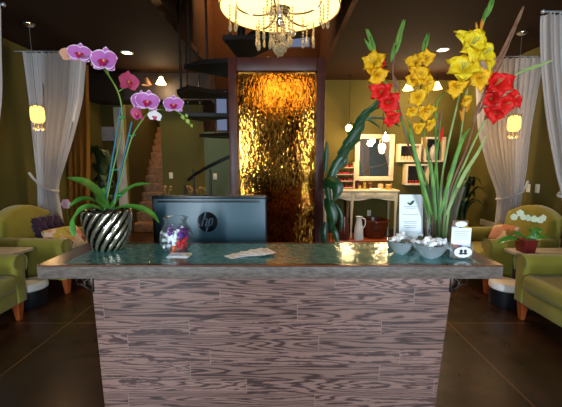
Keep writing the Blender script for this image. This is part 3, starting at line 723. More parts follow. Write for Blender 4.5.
stalk('gladiolus with red blooms low at the left of the vase', [(-.026, -.012), (429, 190), (410, 150), (402, 118), (396, 92), (393, 66), (403, 22)], 'gbrown',
      [(381, 92, -.05, -.5, .2, .042, 'red'), (388, 103, -.05, -.1, -.1, .045, 'red'), (392, 118, -.04, .1, -.5, .034, 'red'), (381, 64, .0, .4, .2, .02, 'red')],
      sheath(392, 62, 404, 20, 5, 'gleaf', .011, 6) + [(400, 92, 392, 72, .009, 'gbrown')])
stalk('gladiolus with a narrow column of yellow blooms in the middle', [(-.008, .012), (433, 190), (427, 150), (421, 115), (421, 80), (424, 58), (428, 36)], 'gleaf',
      [(415, 62, -.03, -.6, .1, .034, 'yel'), (427, 58, -.03, .5, .1, .034, 'yel'), (420, 74, -.04, 0, 0, .04, 'yel'), (413, 80, -.03, -.6, -.1, .03, 'yel'), (429, 84, -.03, .6, 0, .034, 'yel'), (418, 97, -.04, -.3, -.1, .036, 'yel'), (412, 112, -.03, -.4, -.5, .026, 'yel'), (427, 112, -.03, .4, -.4, .034, 'yel'), (431, 125, -.03, .2, -.6, .026, 'yel'), (419, 128, -.03, -.3, -.6, .024, 'yel')], sheath(423, 56, 428, 33, 3, 'gleaf', .009) + [(424, 136, 426, 150, .011, 'orange')])
stalk('gladiolus with large lemon yellow blooms reaching the top of the picture', [(.004, -.006), (441, 190), (447, 150), (456, 110), (466, 70), (481, 30), (492, 0)], 'gpale',
      [(474, 42, -.05, 0, .2, .07, 'yel2'), (487, 52, -.04, .5, .1, .058, 'yel2'), (464, 66, -.06, -.3, 0, .06, 'yel2'), (480, 78, -.05, .3, -.3, .044, 'yel'), (457, 88, -.05, -.5, -.2, .036, 'yel'), (467, 101, -.04, .1, -.5, .028, 'yel')],
      sheath(483, 24, 494, -4, 4, 'gleaf', .011, 6) + [(481, 30, 483, 16, .010, 'orange'), (477, 30, 476, 22, .007, 'orange'), (462, 118, 464, 106, .009, 'orange')])
stalk('tall closed russet gladiolus spike right of the yellow blooms', [(.014, .012), (450, 190), (466, 150), (478, 110), (492, 72), (506, 42), (521, 10)], 'gbrown',
      [(482, 84, -.02, .4, .1, .02, 'red')], sheath(474, 122, 523, 8, 13, 'gbrown', .0095, 7))
stalk('gladiolus with bright red blooms leaning right from the vase', [(.022, -.008), (452, 195), (466, 160), (480, 130), (500, 92), (520, 72), (550, 61)], 'gpale',
      [(499, 82, -.04, .1, .3, .055, 'red'), (507, 104, -.05, .3, -.1, .046, 'red'), (491, 99, -.02, -.4, 0, .034, 'red'), (516, 97, -.04, .7, .1, .034, 'red'), (495, 114, -.04, -.2, -.5, .036, 'red')], sheath(518, 74, 553, 60, 4, 'gpale', .007, 4) + [(484, 122, 490, 106, .008, 'gbrown')])
stalk('slender gladiolus with small orange buds between yellow and russet stalks', [(.012, -.018), (447, 195), (458, 150), (463, 120), (466, 92)], 'gpale',
      [], [(466, 112, 470, 100, .011, 'orange'), (463, 122, 460, 110, .009, 'orange'), (465, 100, 468, 88, .007, 'gpale')])
stalk('drooping green gladiolus tip curving left of the lemon blooms', [(-.002, -.02), (438, 195), (436, 150), (436, 110), (441, 96), (449, 90), (456, 90)], 'gleaf', [], [(450, 90, 459, 89, .006, 'gleaf'), (437, 118, 434, 104, .008, 'gleaf')])
stalk('short gladiolus with dark red closed buds in the middle of vase', [(-.014, .02), (434, 190), (437, 155), (440, 128), (441, 112)], 'gleaf', [], [(440, 142, 443, 126, .011, 'red'), (438, 130, 437, 116, .009, 'gbrown'), (440, 122, 442, 108, .007, 'gbrown')],
      [([(432, 215, -.03), (420, 175, -.03), (412, 140, -.02), (409, 120, 0)], [.006, .01, .008, .002], 'gleaf'), ([(440, 215, -.03), (452, 170, -.04), (462, 140, -.03), (470, 128, -.02)], [.006, .01, .008, .002], 'gleaf'), ([(446, 215, -.02), (462, 178, -.02), (478, 152, 0), (486, 135, .02)], [.006, .009, .007, .002], 'gpale'), ([(436, 220, -.03), (433, 185, -.03), (431, 160, -.03)], [.006, .009, .002], 'gleaf'), ([(430, 225, -.01), (424, 195, -.01), (416, 165, 0)], [.006, .009, .002], 'gleaf')])
# ------------------------------------------------------------------ brochures, bowls, display
bc = V((XA(410.5, 1.49, 1.15), 1.49, TOP))
bh = T('brochure_holder', 'clear acrylic brochure stand on the counter left of the vase', 'holder', bc)
lean = Matrix.Translation(bc) @ Matrix.Rotation(-.12, 4, 'Z') @ Matrix.Rotation(-.15, 4, 'X')
MB().box((-.056, .022, .004), (.056, .025, .15), mat=lean).build('back_plate', 'acrylic', bh)
MB().box((-.056, -.012, .004), (.056, -.009, .075), mat=lean).build('front_plate', 'acrylic', bh)
MB().box((-.056, -.05, .0), (.056, .04, .004), mat=Matrix.Translation(bc) @ Matrix.Rotation(-.12, 4, 'Z')).build('base_plate', 'acrylic', bh)
for k in range(3):
    br = T('brochure', 'front white brochure with green leaf mark in the acrylic stand' if k == 0 else 'white brochure tucked behind the front one in the stand', 'brochure', bc + V((0, 0, .008)), 'brochures in the stand')
    x = .006 * k; y = -.006 + .009 * k; z0 = .008
    MB().box((-.049 + x, y, z0), (.049 + x, y + .004, z0 + .235 - .004 * k), mat=lean).build('paper', 'white', br)
    if k == 0:
        ln = MB()
        for q, (z, a) in enumerate(((.186, .03), (.179, .022), (.150, .034), (.118, .03), (.110, .028), (.098, .03), (.090, .026))): ln.box((-a, y - .0012, z), (a, y + .0005, z + .0022), mat=lean)
        ln.build('printed_lines', 'grey', br)
        lf = MB()
        for pts, w in (([(-.001, .194), (-.007, .201), (-.015, .205)], [.001, .004, .004, .0008]), ([(-.001, .194), (.006, .205), (.016, .216)], [.001, .006, .006, .0008])):
            leaf(lf, [lean @ V((a, y - .002, b_)) for a, b_ in pts], w, V((0, -1, 0)), .1)
        lf.build('leaf_mark', 'green_print', br, sharp=180)
MB().box((-.052, -.022, .006), (.052, -.02, .066), mat=Matrix.Translation(bc) @ Matrix.Rotation(-.12, 4, 'Z') @ Matrix.Rotation(-.1, 4, 'X')).build('white_leaflet', 'white', org=bc, label='short white leaflet leaning on the front of the acrylic stand', cat='leaflet')
bp = V((XA(393, 1.5, 1.09), 0, 0)); MB().box((-.028, -.002, 0), (.028, .002, .04), mat=Matrix.Translation(V((bp.x, 1.5, TOP))) @ Matrix.Rotation(.5, 4, 'Z') @ Matrix.Rotation(-.25, 4, 'X')).build('blue_card', 'blue', org=(bp.x, 1.5, TOP), label='small blue card left of the brochure stand', cat='card')
rnd = random.Random(11)
def bowl(px, py, y, r, h, label, cgroup, what):
    c = V((XA(px, y, 1.1), y, TOP))
    b = T('metal_bowl', label, 'bowl', c)
    MB().lathe([(.001, .004), (r * .42, .003), (r * .45, 0), (r * .5, .003), (r * .72, h * .35), (r * .92, h * .75), (r, h), (r * 1.03, h + .002), (r * .97, h + .001), (r * .89, h * .75), (r * .69, h * .37), (r * .45, .007), (.001, .007)], c, 36).build('bowl_body', 'steel', b)
    pos = []
    for _ in range(5000):
        a = rnd.uniform(0, 2 * PI); z = rnd.uniform(h * .72, h * 1.12); rr = (r * .86 - .02) * math.sqrt(rnd.random())
        if z < h * .75: rr *= .8
        p = V((rr * math.cos(a), rr * math.sin(a), z + .008 * (1 - rr / r)))
        if all((p - q).length > .027 for q in pos): pos.append(p)
    for i, p in enumerate(pos):
        k = 'teabag' if i % 5 == 2 else 'candyw'
        candy(k, c + p, Euler((rnd.uniform(-.6, .6), rnd.uniform(-.6, .6), rnd.uniform(0, 3))), ('dark green' if k == 'teabag' else 'white') + ' wrapped mint in the ' + what, cgroup, 1.22, 'wrapped_mint')
bowl(429.5, 256, 1.33, .071, .06, 'larger polished metal bowl of mints in front of the vase', 'mints in the front bowl', 'metal bowl before the vase')
bowl(400.5, 251, 1.388, .056, .056, 'smaller polished metal bowl of mints in front of the brochures', 'mints in the left bowl', 'metal bowl before the brochures')
# acrylic display box with oval label, white card and brown tag
dc = V((XA(459.5, 1.33, 1.12), 1.33, TOP))
db = T('acrylic_box', 'small clear acrylic box with scalloped oval label on the counter right of bowls', 'box', dc)
dw, dd, dh = .043, .028, .062
shell = MB()
for lo, hi in (((-dw, -dd, 0), (dw, -dd + .003, dh)), ((-dw, dd - .003, 0), (dw, dd, dh)), ((-dw, -dd + .003, 0), (-dw + .003, dd - .003, dh)), ((dw - .003, -dd + .003, 0), (dw, dd - .003, dh)), ((-dw + .003, -dd + .003, 0), (dw - .003, dd - .003, .003))): shell.box(lo, hi, mat=Matrix.Translation(dc))
shell.build('box_walls', 'acrylic', db)
MB().box((-dw + .006, -dd + .005, .003), (dw - .006, -dd + .008, dh - .012), mat=Matrix.Translation(dc)).build('brown_insert', 'brownlabel', db)
def oval(mb, c, rx, rz, y0, y1, scal=0, n=48):
    po = [((rx * (1 + scal * math.sin(12 * t)) * math.cos(t)) + c[0], (rz * (1 + scal * math.sin(12 * t)) * math.sin(t)) + c[1]) for t in [2 * PI * k / n for k in range(n)]]
    return mb.prism(po, y0, y1, axis=1)
lb = oval(MB(), (dc.x, dc.z + .029), .036, .022, dc.y - dd - .002, dc.y - dd, .03).build('oval_label', 'white', db)
mk = MB(); yy = dc.y - dd
for x, z, a, b_ in ((-.0085, .0345, .0065, .0065), (.0085, .0345, .0065, .0065), (-.0085, .0240, .0095, .0045), (.0085, .0240, .0095, .0045)): oval(mk, (dc.x + x, dc.z + z), a, b_, yy - .003, yy - .002, 0, 20)
mk.build('label_mark', 'black', lb)
rr_ = MB()
for sx in (-1, 1):
    for k in range(5): rr_.box((dc.x + sx * .03 - .006, yy - .0022 - .0008, dc.z + .012 + k * 0), (dc.x + sx * .03 - .005, yy - .002, dc.z + .013))
sgn = T('sign_card', 'white lettered sign card standing in the acrylic box', 'card', dc + V((0, 0, .003)))
MB().box((-.040, -.008, .003), (.040, -.006, .125), mat=Matrix.Translation(dc)).build('card_sheet', 'white', sgn)
tx = MB()
for q in range(5): tx.box((-.03, -.0088, .078 + q * .008), (.03 - .006 * (q % 2), -.008, .0795 + q * .008), mat=Matrix.Translation(dc))
tx.build('printed_lines', 'grey', sgn)
tg = T('soap_tin', 'brown gift tag with white scalloped label above the sign card', 'tag', dc + V((0, .012, .003)))
MB().box((-.033, .004, .003), (.033, .012, .154), mat=Matrix.Translation(dc), bev=.003).build('backing', 'brownlabel', tg)
oval(MB(), (dc.x + .002, dc.z + .139), .024, .0115, dc.y + .001, dc.y + .004, .04).build('scalloped_label', 'white', tg)
MB().box((-.036, .0, .121), (-.008, .004, .128), mat=Matrix.Translation(dc)).build('white_strip', 'white', tg); MB().box((.008, .0, .121), (.034, .004, .128), mat=Matrix.Translation(dc)).build('yellow_strip', 'yellowlabel', tg)
tg.name = 'gift_tag'
cnd = MB()
for k in range(3): candy(('candyk', 'candyp', 'candyw')[k], dc + V((-.02 + .02 * k, .0 - .011, .046 - .002 * k + .004)), Euler((0, .2, .3 * k)), ('orange', 'purple', 'white')[k] + ' wrapped sweet lying in the acrylic box', 'sweets in the acrylic box', .7, 'wrapped_sweet')
# ------------------------------------------------------------------ armchairs
def rolled(sy):
    """arm cross-section in (y,z), outer side sy"""
    p = [(.0, .17), (.0, .50)]
    for k in range(13):
        t = math.radians(200 - 220 * k / 12) ; p.append((.062 + .078 * math.cos(t), .545 + .072 * math.sin(t)))
    p += [(.115, .46), (.105, .17)]
    return [(sy * (.255 + y), z) for y, z in p]
def armchair(label, loc, rz):
    t = T('armchair', label, 'armchair', loc, 'olive armchairs along the side walls', local=True, rz=rz)
    MB().box((-.40, -.27, .16), (.40, .27, .31), bev=.02).build('seat_base', 'lime', t)
    MB().box((-.27, -.252, .31), (.435, .252, .455), bev=.045, seg=4).build('seat_cushion', 'lime', t)
    for s_ in (-1, 1):
        ar = MB().prism(rolled(s_), -.39, .41, bev=.018, seg=3).build('armrest', 'lime', t)
        MB().tube([(.412, y, z) for y, z in rolled(s_)][1:-1], .006, 6).build('piping', 'lime2', ar)
    po = [(-.30, .30), (-.33, .55), (-.335, .78)]
    for k in range(11):
        x = -.33 + .66 * k / 10; po.append((x, .80 + .135 * math.cos(x / .33 * PI / 2) ** .75 if abs(x) < .329 else .82))
    po += [(.335, .78), (.33, .55), (.30, .30)]
    bk = MB().prism(po, -.41, -.22, bev=.05, seg=4)
    bk.v = [V((q.x - (q.z - .3) * .2, q.y, q.z)) for q in bk.v]
    bk.build('backrest', 'lime', t)
    for x, y in ((.36, .3), (.36, -.3), (-.36, .27), (-.36, -.27)):
        MB().add([(x + a * k, y + b_ * k, z) for z, k in ((.0, .018), (.17, .034)) for a, b_ in ((-1, -1), (1, -1), (1, 1), (-1, 1))], [(3, 2, 1, 0), (4, 5, 6, 7), (0, 1, 5, 4), (1, 2, 6, 5), (2, 3, 7, 6), (3, 0, 4, 7)]).build('leg', 'legwood', t)
    return t
ac = armchair('olive green armchair cut by the left edge, nearer of the left pair', (-2.79, 2.60, 0), 0)
dup(ac, loc=(-2.70, 3.86, 0), rz=-.12, label='olive green armchair with purple ruffled pillow before the left curtain')
dup(ac, loc=(2.60, 2.61, 0), rz=PI, label='olive green armchair cut by the right edge, beside the side table')
dup(ac, loc=(2.62, 3.86, 0), rz=PI + .1, label='olive green armchair with printed pillow before the right curtain')
def pillow(name, label, mat, loc, rot, w, h, th, ruffle=0, group=None):
    rnd2 = random.Random(5); m = Matrix.Translation(V(loc)) @ rot.to_matrix().to_4x4(); mb = MB()
    for sd in (-1, 1):
        def fn(u, v):
            a, b_ = (u - .5) * 2, (v - .5) * 2; t = max(0, (1 - a ** 4) * (1 - b_ ** 4)) ** .5
            k = 1 - .07 * (a * a * b_ * b_)
            z = sd * th * t
            if ruffle: z += sd * ruffle * math.sin(a * 14 + 2 * math.sin(b_ * 6)) * t
            e = 1 + (ruffle * .9 * math.sin(a * 26 + b_ * 19) * max(abs(a), abs(b_)) ** 8 / .2 if ruffle else 0)
            return m @ V((a * w * k * e, b_ * h * k * e, z))
        mb.grid(fn, 26 if ruffle else 14, 26 if ruffle else 14)
    return mb.build(name, mat, org=loc, label=label, cat='pillow', group=group, sharp=180)
pa = P(47, 219, 3.86); pb = P(52, 226, 3.62)
pillow('throw_pillow', 'dark purple ruffled pillow on the far left armchair', 'purple', (-2.80, 3.92, .64), Euler((PI / 2 - .3, .0, PI / 2 - .25), 'XYZ'), .19, .17, .05, .02)
pillow('throw_pillow', 'printed pink and gold pillow in front of the purple pillow', 'pat', (-2.50, 3.74, .575), Euler((.75, .0, PI / 2 - .5), 'XYZ'), .21, .16, .05)
pillow('throw_pillow', 'printed blush pillow on the far right armchair', 'pat2', (2.70, 3.92, .575), Euler((1.0, 0, -PI / 2 + .3), 'XYZ'), .165, .135, .055)
# stools and side tables
def stool(label, x, y):
    t = T('round_stool', label, 'stool', (x, y, 0), 'drum stools between armchairs', local=True)
    MB().lathe([(.001, 0), (.135, 0), (.14, .01), (.14, .17), (.001, .165)], (0, 0, 0), 32).build('drum', 'stoolb', t)
    MB().lathe([(.001, .17), (.14, .17), (.15, .18), (.15, .225), (.138, .245), (.001, .25)], (0, 0, 0), 32).build('seat_pad', 'stooltop', t)
stool('black drum stool with white top beside the left armchairs', -2.56, 3.24)
stool('black drum stool with white top under the right side table', 2.30, 3.24)
def stable(label, x0, x1, y0, y1, h, front):
    t = T('side_table', label, 'table', ((x0 + x1) / 2, (y0 + y1) / 2, 0), 'side tables between armchairs')
    MB().box((x0, y0, h - .035), (x1, y1, h), bev=.005).build('tabletop', 'tabletop', t)
    for x in ((x0 + .10, x1 - .04) if front > 0 else (x0 + .015, x1 - .125)):
        for y in (y0 + .01, y1 - .035): MB().box((x, y, 0), (x + .025, y + .025, h - .035)).build('leg', 'tableleg', t)
stable('small pale topped side table between the two right armchairs', 2.36, 2.98, 3.09, 3.40, .55, 1)
stable('small pale topped side table at the left edge between armchairs', -3.12, -2.62, 3.09, 3.4, .56, -1)
# white orchid in red pot on right side table
rp = V((P(526, 245, 3.25).x, 3.25, .55))
ro = T('potted_orchid', 'small white orchid in a red pot on the right side table', 'orchid', rp)
MB().add([(rp.x + a * k, rp.y + b_ * k, rp.z + z) for z, k in ((0, .055), (.13, .07)) for a, b_ in ((-1, -1), (1, -1), (1, 1), (-1, 1))], [(3, 2, 1, 0), (4, 5, 6, 7), (0, 1, 5, 4), (1, 2, 6, 5), (2, 3, 7, 6), (3, 0, 4, 7)]).build('pot', 'redpot', ro)
RP = lambda px, py, dy=0: P(px, py, 3.28 + dy)
for pts in ([(525, 243), (515, 239), (505, 240), (497, 244)], [(527, 243), (520, 235), (513, 234)], [(530, 243), (540, 237), (550, 239)], [(532, 243), (536, 232), (544, 230)], [(528, 243), (530, 234), (527, 228)]):
    leaf(MB(), [RP(*p) for p in pts], [.01, .035, .04, .03, .004], V((0, -.5, 1)).normalized(), .3).build('leaf', 'orleaf', ro, sharp=180)
MB().tube(spline([RP(529, 243), RP(532, 225), RP(530, 214), RP(522, 212), RP(514, 216)], 6), .005, 6).build('stem', 'stem', ro)
MB().tube(spline([RP(530, 243), RP(534, 226), RP(538, 218), RP(545, 220)], 6), .005, 6).build('stem', 'stem', ro)
for px_, py_ in ((514, 217), (520, 213), (523, 217), (528, 218), (534, 219), (540, 220), (543, 218)):
    d, rt, up = frame_of(V((random.uniform(-.3, .3), -1, .2))); mb = MB(); c_ = RP(px_, py_, -.03)
    for k in range(5): 
        t = 2 * PI * k / 5 + .3; petal(mb, c_, d, rt * math.cos(t) + up * math.sin(t), .036, .022, .2)
    mb.build('flower', 'wflower', ro, sharp=180)
# ------------------------------------------------------------------ curtains
def interp(tab, y):
    for a, b_ in zip(tab[:-1], tab[1:]):
        if a[0] <= y <= b_[0]:
            f = (y - a[0]) / (b_[0] - a[0]); return [a[1] + (b_[1] - a[1]) * f, a[2] + (b_[2] - a[2]) * f]
    return list(tab[-1][1:])
def curtain(label, tab, Y, mat, folds, waist=None, rod=None, amp=.045, cat='curtain', group=None, hook=None, name='curtain'):
    y0, y1 = tab[0][0], tab[-1][0]
    top = P(0, y0, Y).z; rows = []
    # boundary in world x for world z
    L_ = [(P(0, t[0], Y).z, P(t[1], t[0], Y).x, P(t[2], t[0], Y).x) for t in tab]
    bot = .015
    if L_[-1][0] > bot: L_.append((bot, L_[-1][1], L_[-1][2]))
    def bx(z):
        for a, b_ in zip(L_[:-1], L_[1:]):
            if a[0] >= z >= b_[0]:
                f = (a[0] - z) / max(1e-6, a[0] - b_[0]); return a[1] + (b_[1] - a[1]) * f, a[2] + (b_[2] - a[2]) * f
        return L_[-1][1:]
    wt = abs(L_[0][2] - L_[0][1])
    o = V(((L_[0][1] + L_[0][2]) / 2, Y, top))
    t = T(name, label, cat, o, group)
    def fn(u, v):
        z = max(bot, top - v * (top - bot))
        zz = [max(bot, min(top, z + dz)) for dz in (-.12, -.06, 0, .06, .12)]
        xs = [bx(k) for k in zz]; xl = sum(k[0] for k in xs) / 5; xr = sum(k[1] for k in xs) / 5
        w = abs(xr - xl) / wt
        a = amp * (.5 + .7 * w); ph = 2 * PI * folds * u
        return V((xl + (xr - xl) * u + .012 * math.sin(ph * 2 + 1), Y + a * math.sin(ph) + .3 * a * math.sin(ph * 1.7 + 2.0 + v * 2) + .02 * math.sin(v * 6 + u * 5), z))
    MB().grid(fn, folds * 10, 48).build('cloth_panel', mat, t, sharp=180)
    if rod:
        x0, x1 = rod; m_ = MB().tube([(x0, Y, top + .02), (x1, Y, top + .02)], .009, 8)
        fx = x1
        m_.sphere((fx, Y, top + .02), .018, 8).build('curtain_rod', 'steel', t)
    if waist:
        z = P(0, waist, Y).z; xl, xr = bx(z); cxm = (xl + xr) / 2; rx = abs(xr - xl) / 2 + .018
        hx = hook
        pts = [V((cxm + rx * math.cos(a), Y + .075 * math.sin(a), z + (.10 if False else 0) + .06 * math.cos(a) * (1 if hx > cxm else -1))) for a in [2 * PI * k / 24 for k in range(25)]]
        tb = MB().tube(pts, .016, 8, flat=1)
        s_ = 1 if hx > cxm else -1
        tb.tube(spline([V((cxm + s_ * rx, Y, z + .06)), V(((cxm + hx) / 2 + s_ * rx / 2, Y + .01, z + .11)), V((hx, Y + .02, z + .19))], 4), .016, 8)
        tb.build('tieback', mat, t)
    return t
curtain('white curtain tied back on the left behind the far left armchair', [(53, 22, 87), (100, 28, 82), (133, 32, 73), (165, 37, 63), (187, 40, 56), (200, 40, 58), (222, 41, 63), (300, 40, 66)], 4.42, 'curtain', 11, 187, (-XW + .002, -2.42), hook=-XW + .02)
curtain('white curtain tied back on the right behind the far right armchair', [(58, 476, 541), (132, 480, 530), (175, 491, 526), (196, 499, 521), (220, 496, 518), (290, 490, 520)], 4.5, 'curtain', 12, 195, (XW - .002, 2.58), hook=XW - .02)
curtain('white curtain at the right edge of the picture, nearest the camera', [(14, 543, 592), (60, 545, 590), (120, 551, 588), (185, 561, 582), (200, 566, 582), (330, 562, 592)], 3.12 + .0, 'curtain', 9, 190, (XW - .002, 2.32), hook=XW - .02)
curtain('white curtain at the left edge of the picture, nearest the camera', [(7, -34, 2.5), (95, -32, 1), (140, -30, -6), (185, -26, -10), (330, -30, -5)], 3.12, 'curtain', 8, 187, (-XW + .002, -2.45), hook=-XW + .02)
curtain('amber drape hanging behind the left white curtain', [(66, 62, 89), (235, 62, 89)], 5.3, 'amber', 5, None, (-XW + .002, -3.02), amp=.04, name='drape', cat='drape')
curtain('amber drape hanging behind the right white curtain', [(66, 512, 532), (240, 512, 530)], 4.78, 'amber', 4, None, (XW - .002, 3.2), amp=.03, name='drape', cat='drape')
curtain('narrow green drape left of the left tied white curtain', [(150, 27, 38), (165, 27, 37), (235, 27, 37)], 4.62, 'gcloth', 3, None, (-XW + .002, -3.2), amp=.02, name='drape', cat='drape')
# ------------------------------------------------------------------ lanterns
def lantern(label, x, y, z):
    o = V((x, y, ZC)); t = T('hanging_lantern', label, 'lantern', o, 'shell lanterns on chains')
    MB().lathe([(.001, -.03), (.03, -.028), (.06, -.008), (.062, 0), (.001, 0)], o, 20).build('canopy', 'chrome', t)
    cz = z + .11
    MB().tube([(x, y, cz), (x, y, ZC - .02)], .0035, 6).build('chain', 'steel', t)
    sh = MB().lathe([(.03, z + .10), (.06, z + .085), (.066, z + .05), (.068, z - .02), (.064, z - .06), (.045, z - .085), (.02, z - .09)], (x, y, 0), 32, fn=lambda r, zz, th: r * (1 + .05 * abs(math.sin(4 * th))))
    sh.build('shade', 'lantern', t)
    cr = MB()
    for k in range(8):
        a = k * PI / 4; q = V((x + .063 * math.cos(a), y + .063 * math.sin(a), z + .08)); cr.tube([q, q + V((.012 * math.cos(a), .012 * math.sin(a), .04))], [.006, .002], 6)
    cr.build('crown', 'gold', t)
    for k in range(6):
        a = k * PI / 3; q = V((x + .045 * math.cos(a), y + .045 * math.sin(a), z - .08)); m_ = MB(); drop(m_, q, .075 + .03 * (k % 2), 1 if k % 2 else 0); m_.build('crystal_drop', 'crystal', t)
    light('lantern_light', 'POINT', (x, y - .0, z - .2), 2.8, WARM, .07)
ll = P(37.5, 115, 3.85); lantern('lit lantern hanging before the left tied white curtain', ll.x, 3.85, ll.z)
lr = P(514, 124, 4.1); lantern('lit lantern hanging before the right tied white curtain', lr.x, 4.1, lr.z)
# ------------------------------------------------------------------ ceiling spots
def downlight(label, px, py, lit=True):
    g = ray(px, py); o = CAM + g * ((ZC - H) / g.z)
    t = T('recessed_light', label, 'light', o)
    MB().lathe([(.085, 0), (.085, -.008), (.065, -.01), (.06, -.002)], o, 28).build('trim_ring', 'cream', t)
    MB().lathe([(.001, -.003), (.062, -.003)], o, 24).build('lens', 'spot', t)
    light('downlight', 'SPOT', o - V((0, 0, .03)), 55, WARM2, .05, rot=(0, 0, 0), spot_size=1.7, spot_blend=.6)
downlight('lit round recessed ceiling light at the left', 127, 52.5)
downlight('lit round recessed ceiling light right of center', 443, 49.5)
def bell(label, px, py, Y, lit, aim):
    p = P(px, py, Y); o = V((p.x, Y, ZC)); t = T('spot_lamp', label, 'lamp', o, 'bell spot lamps at the back')
    MB().tube([o, V((p.x, Y, p.z + .06))], .008, 6).build('stalk', 'iron', t)
    MB().lathe([(.012, .07), (.03, .06), (.045, .02), (.085, -.05), (.08, -.05), (.04, .015), (.001, .03)], p, 24).build('bell_shade', 'pend' if lit else 'brownlabel', t)
    if lit: light('spot_light', 'POINT', p - V((0, .05, .12)), aim * 2, WARM2, .05)
bell('lit bell shaped spot lamp above the stone steps', 161, 81, 5.7, True, 6)
bell('unlit bell shaped spot lamp left of the lit one', 146.5, 82, 5.7, False, 0)
bell('lit bell shaped spot lamp seen between yellow gladioli', 437, 86, 5.9, True, 8)
bell('lit bell shaped spot lamp near the red gladiolus at left', 408, 87, 5.9, True, 8)
# ------------------------------------------------------------------ vanity corner
vx0, vx1, vy0, vy1, vh = .79, 2.12, 5.93, 6.36, .93
vt = T('vanity_table', 'cream painted vanity table with curved apron against the back wall', 'table', ((vx0 + vx1) / 2, 6.15, 0))
MB().box((vx0 - .02, vy0 - .02, vh - .03), (vx1 + .02, vy1, vh), bev=.006).build('tabletop', 'cream', vt)
def apron(x0, x1):
    po = [(x0, vh - .03), (x0, vh - .19)]
    for k in range(1, 12):
        f = k / 12; po.append((x0 + (x1 - x0) * f, vh - .19 + .03 * math.sin(PI * f) - .012 * math.sin(3 * PI * f)))
    po += [(x1, vh - .19), (x1, vh - .03)]
    return MB().prism(po, vy0, vy0 + .025, axis=1)
apron(1.31, 2.07).build('apron', 'cream', vt); apron(.83, 1.27).build('apron', 'cream', vt)
MB().box((.83, vy1 - .03, vh - .17), (2.07, vy1 - .005, vh - .03)).build('apron', 'cream', vt)
for x0, x1 in ((.86, 1.24), (1.34, 1.68), (1.71, 2.04)):
    dr = MB().box((x0, vy0 - .012, vh - .135), (x1, vy0, vh - .045), bev=.004).build('drawer', 'cream', vt)
    MB().sphere(((x0 + x1) / 2, vy0 - .02, vh - .09), .011, 8).build('knob', 'gold', dr)
for x in (.81, 1.29, 2.09):
    for y in (vy0 + .02, vy1 - .03):
        MB().tube([(x, y, vh - .03), (x, y, vh - .2), (x - .004, y, .5), (x, y, .12), (x, y, .0)], [.032, .034, .022, .017, .02], 8).build('leg', 'cream', vt)
tbl = T('floor_platform', 'low wooden board on the floor under the vanity table', 'platform', (1.4, 5.93, 0))
MB().box((.78, 5.72, 0), (1.98, 6.36, .05), bev=.006).build('board', 'legwood', tbl)
# mirror
mc0, mc1 = P(356, 134, 6.3), P(394, 181, 6.3)
mr = T('wall_mirror', 'mirror in a cream wooden frame above the vanity table', 'mirror', ((mc0.x + mc1.x) / 2, 6.38, mc1.z))
mr.rotation_euler.z = .045; mr.location.y -= .018
fwid = .085
for lo, hi in (((mc0.x, 6.345, mc0.z - fwid), (mc1.x, 6.398, mc0.z)), ((mc0.x, 6.345, mc1.z), (mc1.x, 6.398, mc1.z + fwid)), ((mc0.x, 6.345, mc1.z + fwid), (mc0.x + fwid, 6.398, mc0.z - fwid)), ((mc1.x - fwid, 6.345, mc1.z + fwid), (mc1.x, 6.398, mc0.z - fwid))):
    MB().box(lo, hi, bev=.01).build('frame_rail', 'creamw', mr)
MB().box((mc0.x + fwid, 6.37, mc1.z + fwid), (mc1.x - fwid, 6.385, mc0.z - fwid)).build('mirror_glass', 'mirror', mr)
def globe(label, px, py, Y, pw_):
    p = P(px, py, Y); o = V((p.x, Y, ZC)); t = T('pendant_lamp', label, 'lamp', o, 'globe pendants by the mirror')
    MB().tube([o, V((p.x, Y, p.z + .09))], .005, 6).build('cord', 'iron', t)
    MB().lathe([(.03, .05), (.03, .1), (.01, .11)], p, 12).build('socket', 'chrome', t)
    MB().lathe([(.001, -.065), (.04, -.055), (.06, -.02), (.055, .03), (.03, .055), (.001, .06)], p, 20).build('globe', 'pend', t)
    MB().lathe([(.04, -.02), (.04, 0), (.001, 0)], o, 16).build('canopy', 'iron', t)
    light('vanity_light', 'POINT', p - V((0, .12, .05)), pw_, (1, .66, .3), .06)
globe('lit globe pendant in front of the mirror top right corner', 386, 138, 5.98, 20)
globe('lit globe pendant hanging before the mirror lower and right', 382, 147, 5.55, 9)
globe('lit globe pendant hidden behind the dark leafy stem', 349, 128, 6.05, 22)
# polish rack
rx0, rx1 = 1.02, 1.36; rk = T('polish_rack', 'tiered rack of nail polish on the vanity table', 'rack', (1.19, 6.2, vh))
for x in (rx0, rx1): MB().box((x - .012, 6.12, vh), (x + .012, 6.3, vh + .50), bev=.004).build('side_panel', 'cream', rk)
rnd = random.Random(9)
proto = {}
for L2 in range(4):
    z = vh + .02 + L2 * .125
    MB().box((rx0 + .012, 6.12, z), (rx1 - .012, 6.3, z + .012)).build('shelf', 'cream', rk)
    for k in range(11):
        mt = ('pinkb', 'redb', 'darkb')[(k + L2) % 3 if rnd.random() < .7 else rnd.randrange(3)]
        loc = V((rx0 + .035 + k * .027, 6.155, z + .012))
        lab = {'pinkb': 'pink', 'redb': 'red', 'darkb': 'dark wine'}[mt] + ' nail polish bottle on the ' + ('lowest', 'second', 'third', 'top')[L2] + ' tier of rack'
        if mt not in proto:
            r = T('nail_polish', lab, 'nail polish', loc, 'nail polish bottles on the rack', local=True)
            MB().lathe([(.001, 0), (.011, .001), (.012, .03), (.006, .038), (.001, .038)], (0, 0, 0), 10).build('bottle', mt, r); MB().lathe([(.007, .038), (.006, .085), (.001, .086)], (0, 0, 0), 8).build('cap', 'cap', r)
            proto[mt] = r
        else: dup(proto[mt], loc=loc, label=lab, group='nail polish bottles on the rack')
